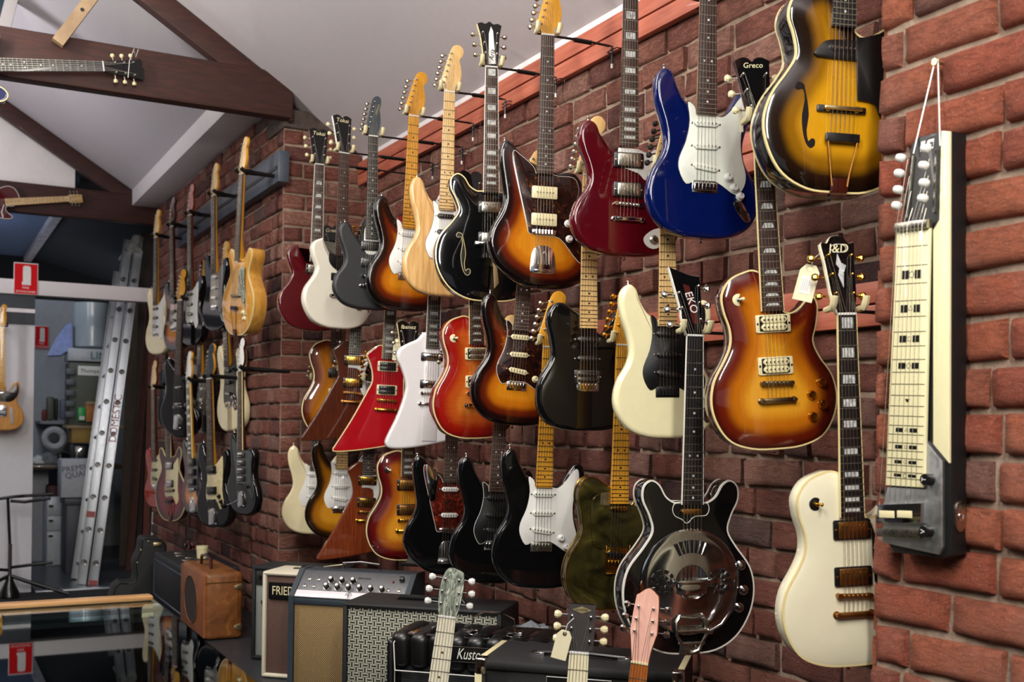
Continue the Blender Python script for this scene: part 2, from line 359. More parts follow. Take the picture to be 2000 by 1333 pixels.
bricks('wall_right_return', (LEFTX-.012, CORY, 0), (1, 0, 0), (0, -1, 0), WALLX-LEFTX+.02, 2.93, 12, [bk1, mortarm])
bricks('wall_right_far', (LEFTX, CORY+.0, 0), (0, 1, 0), (-1, 0, 0), ENDY-CORY, 3.09, 13, [bk1, mortarm])
bricks('wall_pillar', (PILX, .2, 0), (0, 1, 0), (-1, 0, 0), PILY-.2, 3.1, 14, [bk2, mortarm], .018, .02, .0885, .236)
b = MB(); b.box(PILX+.03, .1, 0, WALLX+.05, PILY-.005, 3.1); struct('wall_pillar_core', b, bk2)
bricks('wall_pillar_return', (PILX, PILY, 0), (1, 0, 0), (0, 1, 0), WALLX-PILX, 3.1, 15, [bk2, mortarm])
b = MB(); b.box(LEFTX+.03, CORY+.03, 0, 2.4, ENDY+.0, 3.1); struct('wall_pier_core', b, bk1)
# stone pad and cornice
b = MB(); b.box(LEFTX-.02, CORY-.03, 2.93, WALLX+.02, CORY+.3, 3.03, .012); struct('trim_2', b, paint('stone_pad', '4d413c', .9, vary=.3, bump=.01, bscale=20))
b = MB(); b.box(WALLX-.012, 1.5, 2.795, WALLX+.02, CORY, 2.835, .004); struct('trim_3', b, whitep)
# soffit over the far wall
b = MB(); b.box(1.47, CORY+.12, 3.1, LEFTX+.1, ENDY, 3.23, .004); struct('ceiling_soffit', b, whitep)
# trusses: bottom chord and rafter, each one thing
def truss(Y, x0, label):
    t = thing('roof_truss', label, 'roof truss', 'dark painted roof trusses', loc=(x0, Y, 2.96))
    b = MB(); b.box(0, 0, .0, WALLX-.45+.02-x0, .09, .235, .012); b.build('bottom_chord', beamw, t)
    b = MB(); A = [(RX+.1, zc(RX+.1)), (1.69, zc(1.69)), (1.69, zc(1.69)-.14), (RX+.1, zc(RX+.1)-.14)]
    b.prism([(p[0]-x0, p[1]-2.96-.004) for p in A], .01, .085, .006); b.build('rafter', beamw, t)
    b = MB(); b.prism([(-.2, .2), (-.06, .2), (-.45, 1.6), (-.6, 1.6)], .01, .085, .006); return t
truss(5.62, -1.4, 'nearer dark brown roof truss with the black neck hanging on its bottom beam')
truss(9.30, -1.4, 'farther dark brown roof truss above the white door lintel')
# lone timber brace on the near truss
tb = thing('timber_brace', 'short raw timber brace leaning on the nearer roof truss', 'brace', loc=(0, 0, 0))
p0, p1 = atY(112, 84, 5.57), atY(185, -12, 5.57); d = (p1-p0).normalized(); s = d.cross(Vector((0, 1, 0))).normalized()
b = MB(); b.loft([[p+s*a+Vector((0, c, 0)) for a, c in ((-.027, -.02), (.027, -.02), (.027, .02), (-.027, .02))] for p in (p0, p1+d*.15)]); b.build('plank', timber, tb)
q = p0+d*.20+Vector((0, -.022, 0)); b = MB(); b.cyl(q, q+Vector((0, .003, 0)), .009); b.build('bolt_hole', blackp, tb)
# gable infill, lintel, white partition, storage room
b = MB(); gx = atY(146, 345, ENDY+.1).x
b.prism([(-3.2, 3.19), (gx, 3.19), (gx, zc(gx)-.02), (RX, zc(RX)-.02), (-3.1, 3.2)], ENDY+.08, ENDY+.14); struct('wall_gable', b, paint('gable_white', 'efe9e6', .7, vary=.02))
b = MB(); b.box(-3.2, ENDY-.02, 2.33, LEFTX+.02, ENDY+.1, 2.445, .004); struct('trim_4', b, whitep)
PX = ENDY*math.tan(ray_angle(65, 860)); b = MB(); b.box(-3.2, ENDY+.02, 0, PX, ENDY+.08, 2.33); struct('wall_partition', b, paint('partition_white', 'cfcfd4', .5, .1, vary=.02))
b = MB(); b.box(-3.2, ENDY-.0, 2.22, PX, ENDY+.02, 2.33); b.box(-3.2, ENDY-.0, 2.10, PX, ENDY+.02, 2.19); struct('trim_5', b, paint('dark_navy_band', '1c2530', .5))
b = MB(); b.box(-3.2, ENDY-.004, 2.19, PX, ENDY+.02, 2.22); struct('trim_6', b, whitep)
b = MB(); b.box(-1, 12.4, 0, 2.6, 12.5, 2.6); struct('wall_back', b, paint('storage_wall', 'a9adb3', .7, vary=.05))
b = MB(); b.box(1.95, ENDY, 0, 2.05, 12.4, 3.4); struct('wall_storage_right', b, paint('dark_wall', '26201e', .8))
b = MB(); b.box(-3.2, 14.4, 2.0, 2.6, 14.5, 5); struct('wall_back_upper', b, paint('dark_upper', '1a1718', .9))
b = MB(); b.prism([(-3.2, 3.34), (1.1, 3.30), (1.1, 3.34), (-3.2, 3.38)], ENDY+.2, 14.4); struct('ceiling_storage', b, paint('bluish_lit_ceiling', '525c72', .9))  # bluish light on a dark ceiling, put into the base colour
b = MB(); b.prism([(1.1, 3.30), (2.6, 2.9), (2.6, 2.95), (1.1, 3.34)], ENDY+.2, 14.4); struct('ceiling_storage_dark', b, paint('dark_ceiling', '1b191b', .9))
b = MB(); b.box(1.04, ENDY+.6, 3.24, 1.12, 14.4, 3.33); struct('trim_7', b, paint('edge_strip', 'a89c9c', .8, vary=.4))
# window high in the roof, top left
p = atY(14, 10, 7.2); t = thing('roof_window', 'white framed roof window in the top left corner', 'window', loc=p); t['kind'] = 'structure'; t.name = 'window_1'
b = MB(); b.T = Matrix.Rotation(rad(12), 4, 'Y'); b.box(-.02, -.03, -.5, .05, .03, .6, .006); b.build('window_frame', whitep, t)
b = MB(); b.T = Matrix.Rotation(rad(12), 4, 'Y'); b.box(-.5, 0, -.5, -.02, .01, .6); b.build('window_pane', paint('pane_dark', '39505a', .1), t)
# rails
def rail(zt, zb, y0, y1, label):
    t = thing('guitar_rail', label, 'rail', 'red stained hanger rails', loc=(WALLX-.02, y0, zb))
    h = zt-zb; b = MB(); b.box(-.022, 0, h*.52, .005, y1-y0, h, .002); b.build('upper_board', railw, t)
    b = MB(); b.box(-.022, 0, 0, .005, y1-y0, h*.47, .002); b.build('lower_board', railw, t)
    b = MB(); b.box(-.006, 0, h*.47-.002, .005, y1-y0, h*.55+.002); b.build('slot', blackmetal, t)
    for k in range(6):
        y = .25+k*(y1-y0-.4)/5; b = MB(); b.lathe((-.022, y, h*.78), (-1, 0, 0), [(0, .006), (.002, .006), (.004, .002)], 8); b.build('screw', brass, t)
rail(2.79, 2.665, 1.7, CORY-.02, 'red stained slotted rail along the top of the brick wall')
rail(2.225, 2.11, 1.7, CORY-.02, 'red stained slotted rail halfway up the brick wall')
rail(1.745, 1.635, 1.7, CORY-.02, 'red stained slotted rail low on the brick wall')
t = thing('slat_panel', 'dark blue grey slotted panel high on the far brick wall', 'panel', loc=(LEFTX, 5.78, 2.45))
pa, pb, pc = atX(548, 293, LEFTX-.06), atX(548, 354, LEFTX-.06), atX(348, 470, LEFTX-.06)
b = MB(); b.box(LEFTX-.07, pa.y, pb.z, LEFTX-.012, pc.y, pa.z, .004)
for v in b.bm.verts: v.co -= Vector((LEFTX, 5.78, 2.45))
b.build('board', paint('panel_slate', '3d4551', .45, .1), t)
b = MB(); zm = (pa.z+pb.z)/2; b.box(-.074, pa.y-5.78+.02, zm-.014-2.45, -.066, pc.y-5.78-.02, zm+.004-2.45); b.build('slot', blackmetal, t)
# ------------------------------------------------------------------ guitars
OUT = {
'strat': [(0, 0), (-.06, .004), (-.115, .025), (-.152, .07), (-.163, .12), (-.150, .175), (-.122, .222), (-.112, .262), (-.120, .31), (-.136, .36), (-.143, .41), (-.134, .445), (-.113, .460), (-.092, .445), (-.080, .41), (-.058, .375), (-.03, .358), (.028, .345), (.045, .338), (.066, .35), (.085, .385), (.105, .412), (.128, .415), (.142, .39), (.140, .345), (.122, .30), (.113, .255), (.120, .21), (.143, .17), (.160, .125), (.158, .08), (.14, .04), (.10, .012), (.05, .001)],
'tele': [(0, 0), (-.07, .003), (-.125, .022), (-.155, .065), (-.162, .115), (-.150, .165), (-.122, .21), (-.112, .245), (-.118, .29), (-.128, .335), (-.122, .375), (-.10, .398), (-.07, .396), (-.045, .378), (-.029, .372), (.029, .345), (.031, .315), (.046, .303), (.062, .318), (.075, .35), (.095, .378), (.118, .376), (.13, .35), (.125, .30), (.113, .255), (.118, .21), (.145, .165), (.161, .115), (.155, .065), (.125, .022), (.07, .003)],
'lp': [(0, 0), (-.065, .004), (-.12, .025), (-.152, .068), (-.165, .12), (-.155, .175), (-.125, .225), (-.108, .262), (-.107, .30), (-.120, .345), (-.122, .385), (-.10, .42), (-.065, .437), (-.028, .44), (.028, .40), (.030, .35), (.042, .336), (.06, .335), (.082, .348), (.102, .368), (.118, .37), (.127, .345), (.120, .30), (.110, .262), (.125, .222), (.155, .175), (.165, .12), (.152, .068), (.12, .025), (.065, .004)],
'sg': [(0, 0), (-.06, .004), (-.115, .025), (-.15, .07), (-.165, .12), (-.155, .17), (-.118, .225), (-.107, .262), (-.124, .305), (-.132, .345), (-.118, .375), (-.082, .392, 1), (-.078, .365), (-.066, .335), (-.045, .316), (-.027, .312), (.027, .312), (.04, .31), (.062, .325), (.076, .352), (.08, .384, 1), (.116, .368), (.128, .34), (.12, .30), (.106, .255), (.118, .22), (.155, .17), (.165, .12), (.15, .07), (.115, .025), (.06, .004)],
'jazz': [(.02, 0), (-.05, .006), (-.11, .035), (-.158, .08), (-.180, .135), (-.170, .19), (-.142, .24), (-.130, .285), (-.137, .34), (-.147, .40), (-.148, .445), (-.132, .475), (-.108, .468), (-.088, .445), (-.06, .42), (-.03, .405), (.03, .385), (.05, .378), (.08, .385), (.11, .38), (.132, .35), (.132, .31), (.12, .26), (.125, .215), (.15, .17), (.17, .12), (.165, .07), (.13, .025), (.08, .003)],
'explorer': [(-.21, -.012), (-.224, .0), (-.213, .02), (-.15, .13), (-.085, .26), (-.066, .31), (-.075, .37), (-.094, .415), (-.085, .434), (-.03, .465), (.03, .40), (.05, .395), (.11, .425), (.165, .45), (.182, .44), (.175, .415), (.13, .33), (.10, .27), (.11, .20), (.135, .13), (.14, .08), (.12, .055), (.05, .03), (-.1, .0)],
'bird': [(-.15, -.004), (-.174, .015), (-.168, .045), (-.13, .13), (-.105, .21), (-.1, .26), (-.12, .32), (-.14, .36), (-.135, .395), (-.10, .42), (-.06, .44), (-.028, .47), (.03, .43), (.06, .42), (.12, .42), (.15, .40), (.15, .37), (.12, .31), (.1, .26), (.11, .2), (.14, .13), (.155, .08), (.14, .055), (.05, .025), (-.06, .002)],
'semi': [(0, 0), (-.08, .006), (-.145, .04), (-.187, .1), (-.2, .165), (-.185, .225), (-.14, .28), (-.115, .32), (-.125, .36), (-.145, .40), (-.143, .435), (-.12, .452), (-.095, .44), (-.075, .41), (-.05, .395), (-.03, .395), (.03, .395), (.05, .395), (.075, .41), (.095, .44), (.12, .452), (.143, .435), (.145, .40), (.125, .36), (.115, .32), (.14, .28), (.185, .225), (.2, .165), (.187, .1), (.145, .04), (.08, .006)],
'arch': [(0, 0), (-.07, .004), (-.13, .035), (-.165, .09), (-.177, .15), (-.16, .21), (-.125, .262), (-.105, .30), (-.112, .345), (-.125, .385), (-.115, .425), (-.08, .452), (-.03, .46), (.03, .40), (.032, .37), (.045, .355), (.065, .352), (.09, .365), (.108, .374), (.114, .35), (.108, .31), (.12, .27), (.155, .215), (.177, .15), (.165, .09), (.13, .035), (.07, .004)],
}
OUT['reso'] = [(x*.91, z*.985) for x, z in OUT['semi']]
OUT['small'] = [(x*1.02, z*.84) for x, z in OUT['strat']]
BEND = dict(strat=.335, tele=.32, lp=.338, sg=.318, jazz=.372, explorer=.405, bird=.405, semi=.386, arch=.364, reso=.383, small=.315)
LEN = dict(strat=.795, tele=.795, lp=.79, sg=.77, jazz=.822, explorer=.85, bird=.85, semi=.833, arch=.81, reso=.813, small=.775)
BRZ = {k: v-.628 for k, v in LEN.items()}; BRZ['strat'] = .147; BRZ['tele'] = .147; BRZ['jazz'] = .182
def body_mesh(shape, T, r, carve, mats):
    P = spline(OUT[shape], 4); n = len(P); A = np.array(P); b = MB(); bm = b.bm; lay = bm.verts.layers.float.new('edge')
    def ring(o, y, tt=None):
        Q = inset(P, o) if o else P; return [(q[0], y, q[1]) for q in Q]
    rs = [ring(r, T), ring(r*.3, T-r*.3), ring(0, T-r), ring(0, r), ring(r*.3, r*.3)]
    base = inset(P, r)
    def carv(d): k = min(1, max(0, d/.075)); return -carve*(1-(1-k)**2)
    cz = .2
    R = [[bm.verts.new(p) for p in q] for q in rs]
    F = []
    for t in (1, .97, .92, .86, .79, .7, .6, .48, .34, .18):
        row = []
        for x, z in base:
            c = (0, cz*.75+min(max(z, .1), .3)*.25); X, Z = c[0]+(x-c[0])*t, c[1]+(z-c[1])*t
            d = float(np.sqrt(((A-np.array((X, Z)))**2).sum(1)).min()) if t < 1 else 0
            v = bm.verts.new((X, carv(d), Z)); v[lay] = d; row.append(v)
        F.append(row)
    R += F
    for a, c in zip(R[:-1], R[1:]):
        for i in range(n): b.face([a[i], a[(i+1) % n], c[(i+1) % n], c[i]])
    b.face(R[0][::-1]); b.face(R[-1])
    return b.mesh('body', mats, 50)
def edge_strip(shape, y0, y1, w=.0035):
    P = spline(OUT[shape], 4); b = MB(); o = inset(P, -.0006); i = inset(P, w)
    b.loft([[(p[0], y1, p[1]) for p in o], [(p[0], y0, p[1]) for p in o], [(p[0], y0-.0006, p[1]) for p in i], [(p[0], y0+.004, p[1]) for p in i]], caps=(False, False))
    return b
GUARD = {
'strat': [(-.052, .368), (-.032, .356), (-.029, .336, 1), (.029, .336, 1), (.05, .334), (.072, .352), (.1, .39), (.118, .395), (.121, .35), (.104, .29), (.106, .23), (.119, .18), (.114, .145), (.09, .122), (.05, .145), (.03, .156, 1), (-.03, .156, 1), (-.055, .145), (-.075, .18), (-.075, .215), (-.055, .265), (-.046, .32)],
'jazz': [(-.105, .44), (-.085, .43), (-.04, .395), (-.03, .372, 1), (.03, .372, 1), (.05, .368), (.1, .366), (.118, .33), (.11, .28), (.115, .22), (.14, .15), (.132, .09), (.105, .11), (.055, .166), (0, .172), (-.045, .176), (-.055, .2), (-.078, .29), (-.105, .4)],
'explorer': [(-.025, .40, 1), (.025, .40, 1), (.09, .41), (.14, .43), (.12, .36), (.085, .27), (.06, .21), (.035, .25), (.03, .33), (-.025, .34, 1)],
'sg': [(-.055, .325), (-.03, .322, 1), (.03, .322, 1), (.055, .32), (.07, .29), (.055, .25), (.03, .235), (-.03, .262), (-.055, .29)],
'lp': [(.022, .36, 1), (.03, .335), (.045, .32), (.092, .17), (.075, .165), (.06, .185), (.05, .19, 1), (.046, .25, 1), (.046, .31, 1), (.02, .325, 1)],
'tele': [(-.03, .35), (-.07, .345), (-.088, .31), (-.085, .25), (-.078, .2), (-.055, .185), (-.03, .19, 1), (.03, .185, 1), (.06, .175), (.095, .2), (.095, .25), (.085, .29), (.055, .31), (.03, .32, 1), (-.03, .32, 1)],
'arch': [(.03, .345, 1), (.048, .345), (.095, .355), (.1, .31), (.105, .26), (.118, .22), (.115, .175), (.09, .17), (.075, .20), (.035, .205, 1)],
'small': [(-.03, .31, 1), (.03, .31, 1), (.06, .30), (.09, .31), (.09, .24), (.055, .22), (.03, .24), (-.03, .262)],
'cover': [(-.032, .285, 1), (-.028, .365), (.0, .375), (.03, .36), (.035, .285, 1), (.02, .25), (-.02, .25)],
'butter': [(-.03, .35), (-.08, .34), (-.09, .28), (-.08, .235), (-.03, .225), (.03, .222), (.07, .225), (.1, .25), (.118, .29), (.12, .335), (.11, .362), (.09, .35), (.07, .32), (.05, .298), (.03, .305, 1), (-.03, .31, 1)],
'niche': [(-.04, .33), (.03, .335, 1), (.07, .36), (.1, .38), (.1, .3), (.09, .2), (.1, .13), (.07, .1), (.03, .15), (-.05, .145), (-.06, .2), (-.045, .27)],
}
HEAD = {
'strat': [(-.021, 0, 1), (-.023, .01), (-.037, .02), (-.035, .038), (-.018, .10), (.002, .165), (.018, .183), (.038, .183), (.052, .165), (.048, .142), (.037, .128), (.041, .105), (.046, .075), (.042, .045), (.025, .022), (.021, 0, 1)],
'tele': [(-.021, 0, 1), (-.025, .01), (-.034, .022), (-.028, .05), (-.008, .15), (.0, .172), (.018, .18), (.033, .168), (.033, .14), (.027, .12), (.031, .10), (.033, .07), (.03, .04), (.022, .015), (.021, 0, 1)],
'book': [(-.021, 0, 1), (-.024, .012), (-.033, .05), (-.041, .13), (-.046, .168, 1), (-.025, .178), (-.008, .174), (0, .166), (.008, .174), (.025, .178), (.046, .168, 1), (.041, .13), (.033, .05), (.024, .012), (.021, 0, 1)],
'flare': [(-.022, 0, 1), (-.026, .02), (-.03, .06), (-.036, .12), (-.046, .165, 1), (-.03, .172), (-.015, .168), (0, .178), (.015, .168), (.03, .172), (.046, .165, 1), (.036, .12), (.03, .06), (.026, .02), (.022, 0, 1)],
'jd': [(-.022, 0, 1), (-.026, .02), (-.031, .05), (-.036, .12), (-.041, .165), (-.026, .166), (-.014, .182), (.014, .182), (.026, .166), (.041, .165), (.036, .12), (.031, .05), (.026, .02), (.022, 0, 1)],
'eko': [(-.022, 0, 1), (-.033, .045), (-.034, .07), (-.05, .145), (-.058, .18, 1), (-.03, .17), (.0, .16), (.026, .158, 1), (.026, .1), (.024, .05), (.022, 0, 1)],
'dano': [(-.021, 0, 1), (-.026, .03), (-.032, .065), (-.034, .08), (-.029, .155), (-.022, .166), (0, .182), (.02, .17), (.029, .155), (.034, .08), (.032, .065), (.024, .03), (.021, 0, 1)],
'slab': [(-.021, 0, 1), (-.026, .004), (-.031, .012), (-.031, .1), (-.026, .106), (.026, .106), (.031, .1), (.031, .012), (.026, .004), (.021, 0, 1)],
'pearl': [(-.021, 0, 1), (-.026, .02), (-.028, .06), (-.022, .1), (-.008, .118), (.022, .112), (.029, .1), (.031, .06), (.027, .02), (.021, 0, 1)],
}
POSTS = {'strat': [(-.024+.0052*k, .032+.0235*k) for k in range(6)], 'tele': [(-.022+.005*k, .034+.0235*k) for k in range(6)],
 'book': [(s*x, z) for s in (-1, 1) for x, z in ((.022, .045), (.026, .088), (.030, .13))], 'flare': [(s*x, z) for s in (-1, 1) for x, z in ((.021, .05), (.023, .09), (.027, .13))],
 'jd': [(s*x, z) for s in (-1, 1) for x, z in ((.021, .045), (.024, .09), (.028, .135))], 'eko': [(-.027, .03), (-.032, .07), (-.037, .11), (.017, .04), (.017, .085), (.018, .13)],
 'dano': [(s*x, z) for s in (-1, 1) for x, z in ((.022, .075), (.021, .105), (.019, .135))], 'slab': [(s*.021, z) for s in (-1, 1) for z in (.025, .052, .079)], 'pearl': [(s*x, z) for s in (-1, 1) for x, z in ((.02, .03), (.021, .06), (.017, .09))]}
def peg_mesh(side, metalm, btn, slope=0):
    def f():
        b = MB(); b.lathe((0, .004, 0), (0, -1, 0), [(0, .0055), (.003, .0055), (.0045, .004), (.014, .003), (.015, .0015)], 8)
        b.m = 0; b.cyl((0, .016, 0), (side*.026, .016, -.006*0), .0022, n=6); b.box(-.006, .010, -.006, .006, .020, .006, .002, 1)
        b.m = 1; b.T = Matrix.Translation((side*.032, .016, 0)) @ Matrix.Rotation(rad(30), 4, 'X')
        b.lathe((-side*.009, 0, 0), (side, 0, 0), [(0, .003), (.003, .007), (.010, .0095), (.016, .007), (.0175, .002)], 8)
        return b.mesh('tuning_peg', [metalm, btn])
    return cached(('peg', side, metalm.name, btn.name), f)
def pickup_mesh(kind, m1, m2, m3):
    def f():
        b = MB(); rr = lambda w, h, r: spline([(-w+r, -h, 1), (w-r, -h, 1), (w, -h+r, 1), (w, h-r, 1), (w-r, h, 1), (-w+r, h, 1), (-w, h-r, 1), (-w, -h+r, 1)], 1)
        if kind == 'single':
            b.prism(rr(.035, .009, .007), -.007, 0, .002)
            b.m = 1
            for k in range(6): b.cyl((-.026+.0105*k, -.0065, 0), (-.026+.0105*k, -.0078, 0), .0024, n=8)
            for x in (-.0405, .0405): b.lathe((x, 0, 0), (0, -1, 0), [(0, .003), (.0015, .003), (.002, .001)], 8)
        elif kind == 'hum':   # covered, on a ring
            b.m = 2; b.prism(rr(.045, .022, .003), -.005, 0, .001); b.m = 0; b.prism(rr(.035, .0185, .003), -.011, -.004, .0015)
            b.m = 1
            for k in range(6): b.cyl((-.026+.0105*k, -.0105, .009), (-.026+.0105*k, -.0118, .009), .0022, n=8)
            for x in (-.04, .04): b.lathe((x, -.005, 0), (0, -1, 0), [(0, .0028), (.0012, .0028), (.002, .001)], 8)
        elif kind == 'open':   # two bare coils on a ring
            b.m = 2; b.prism(rr(.045, .022, .003), -.005, 0, .001); b.m = 1; b.prism(rr(.036, .0185, .002), -.0055, -.004)
            for z in (-.009, .009):
                b.m = 0; b.prism([(p[0], p[1]+z) for p in rr(.033, .0085, .006)], -.011, -.005, .001); b.m = 1
                for k in range(6): b.cyl((-.026+.0105*k, -.0105, z), (-.026+.0105*k, -.0118, z), .0022, n=8)
            for x in (-.041, .041): b.lathe((x, -.005, 0), (0, -1, 0), [(0, .0028), (.0012, .0028), (.002, .001)], 8)
        elif kind == 'soap':
            b.prism(rr(.043, .0205, .003), -.010, 0, .003); b.m = 1
            for k in range(6): b.cyl((-.026+.0105*k, -.0095, 0), (-.026+.0105*k, -.0115, 0), .003, n=8)
        elif kind == 'mini':
            b.m = 2; b.prism(rr(.045, .017, .003), -.004, 0, .001); b.m = 0; b.prism(rr(.034, .013, .003), -.010, -.003, .0015)
            b.m = 2; b.box(-.027, -.0105, -.004, .027, -.0098, .004)
        elif kind == 'lip':
            b.prism(rr(.028, .0075, .006), -.008, 0, .002)
        return b.mesh('pickup', [m1, m2, m3])
    return cached(('pu', kind, m1.name, m2.name, m3.name), f)
def knob_mesh(kind, m1, m2):
    def f():
        b = MB()
        if kind == 'strat': b.lathe((0, 0, 0), (0, -1, 0), [(0, .0125), (.003, .0122), (.005, .0095), (.013, .0085), (.0145, .0075), (.0146, .001)], 16); b.m = 1; b.box(-.0008, -.0150, .001, .0008, -.0144, .008)
        elif kind == 'speed': b.lathe((0, 0, 0), (0, -1, 0), [(0, .0128), (.010, .0105), (.0112, .0095), (.0102, .006), (.0108, .001)], 16); b.m = 1; b.box(-.0008, -.0116, .004, .0008, -.0108, .009)
        elif kind == 'hat': b.lathe((0, 0, 0), (0, -1, 0), [(0, .0135), (.003, .0135), (.006, .009), (.013, .0078), (.014, .001)], 16)
        else: b.lathe((0, 0, 0), (0, -1, 0), [(0, .009), (.012, .0088), (.0135, .008), (.0138, .001)], 14)
        return b.mesh('knob', [m1, m2])
    return cached(('kn', kind, m1.name, m2.name), f)
def bridge_parts(t, kind, z, y, m):
    """y = surface of the body there"""
    if kind in ('trem', 'fixed', 'teleb'):
        b = MB(); b.box(-.037, -.0025+y, -.024+z+(-.012 if kind == 'teleb' else 0), .037, y, .008+z+(.04 if kind == 'teleb' else 0), .001)
        o = b.build('bridge_plate', m, t)
        b = MB()
        for k in range(6): x = -.0265+.0106*k; b.box(x-.0046, y-.0095, z-.018, x+.0046, y-.0025, z+.003, .001, 1)
        b.build('bridge_saddles', m, t)
        if kind == 'teleb':
            b = MB(); b.box(-.0385, y-.009, z-.037, -.0365, y, z+.048, .0006, 1); b.box(.0365, y-.009, z-.037, .0385, y, z+.048, .0006, 1); b.box(-.0385, y-.009, z-.038, .0385, y, z-.036, .0006, 1); b.build('bridge_lip', m, t)
        if kind == 'trem': pass
        return z-.004
    if kind in ('tom', 'tomonly'):
        b = MB(); b.T = Matrix.Translation((0, y, z)) @ Matrix.Rotation(rad(2), 4, 'Y'); b.box(-.043, -.013, -.0055, .043, -.006, .0055, .0025)
        for x in (-.037, .037): b.cyl((x, 0, 0), (x, -.014, 0), .006, n=12)
        for k in range(6): x = -.0265+.0106*k; b.box(x-.0035, -.016, -.0035, x+.0035, -.012, .0035, .001, 1)
        b.build('bridge', m, t)
        if kind == 'tom':
            zt = z-.042; b = MB(); b.T = Matrix.Translation((0, y, zt)); b.box(-.044, -.014, -.0065, .044, -.004, .0065, .004)
            for x in (-.042, .042): b.lathe((x, 0, 0), (0, -1, 0), [(0, .0085), (.003, .0085), (.004, .0055), (.015, .0055), (.0155, .001)], 12)
            b.build('tailpiece', m, t); return zt
        return z
    if kind == 'wrap':
        b = MB(); b.T = Matrix.Translation((0, y, z)); b.box(-.044, -.014, -.0065, .044, -.004, .0065, .004)
        for x in (-.042, .042): b.lathe((x, 0, 0), (0, -1, 0), [(0, .0085), (.003, .0085), (.004, .0055), (.015, .0055), (.0155, .001)], 12)
        b.build('bridge', m, t); return z
    if kind == 'jm':
        b = MB(); b.T = Matrix.Translation((0, y, z)); b.box(-.041, -.012, -.008, .041, -.004, .008, .003)
        for k in range(6): x = -.0265+.0106*k; b.cyl((x, -.013, -.006), (x, -.013, .006), .004, n=8)
        b.build('bridge', m, t)
        zt = z-.085; b = MB(); P = spline([(-.042, -.045), (-.042, -.02), (-.036, .02), (-.018, .04), (.018, .04), (.036, .02), (.042, -.02), (.042, -.045), (.03, -.05), (-.03, -.05)], 3)
        b.prism([(p[0], p[1]+zt) for p in P], y-.0025, y, .0008); tp = b.build('tailpiece', m, t)
        b = MB(); b.box(-.03, y-.010, zt-.046, .03, y-.003, zt-.036, .003); b.build('string_bar', m, tp)
        b = MB(); b.cyl((.006, y-.003, zt+.02), (.006, y-.009, zt+.02), .004); b.build('lock_button', m, tp)
        return zt-.02
    if kind in ('trapeze', 'fan'):
        b = MB(); b.T = Matrix.Translation((0, y, z)); b.box(-.058, -.007, -.008, .058, .002, .008, .003); b.build('bridge_base', ebony if kind == 'trapeze' else m, t)
        b = MB(); b.T = Matrix.Translation((0, y, z)); b.box(-.045, -.018, -.004, .045, -.009, .004, .002); b.cyl((-.034, -.005, 0), (-.034, -.012, 0), .007); b.cyl((.034, -.005, 0), (.034, -.012, 0), .007); b.build('bridge_saddles', brass if kind == 'trapeze' else m, t)
        if kind == 'trapeze':
            b = MB(); zt = z-.065; b.box(-.04, y-.016, zt-.010, .04, y-.008, zt+.010, .002); tp = b.build('tailpiece', ebony, t)
            b = MB(); b.tube([(-.034, y-.014, zt+.012), (-.034, y-.013, zt-.01), (-.022, y-.004, .04), (-.018, y-.003, .012)], .0022, 6); b.tube([(.034, y-.014, zt+.012), (.034, y-.013, zt-.01), (.022, y-.004, .04), (.018, y-.003, .012)], .0022, 6); b.build('tailpiece_wire', agedgold, tp)
            b = MB(); b.box(-.02, y-.004, -.002, .02, y+.006, .03, .002); b.build('tailpiece_hinge', neckdk, tp)
            return zt
        zt = z-.05; b = MB(); P = [(-.045, 0, 1), (-.03, .012, 1), (0, .022, 1), (.03, .012, 1), (.045, 0, 1), (.02, -.012, 1), (.03, -.09, 1), (.012, -.11, 1), (.008, -.03, 1), (-.008, -.03, 1), (-.012, -.11, 1), (-.03, -.09, 1), (-.02, -.012, 1)]
        b.prism([(p[0], p[1]+zt) for p in P], y-.005, y-.002); b.build('tailpiece', m, t); return zt
    return z
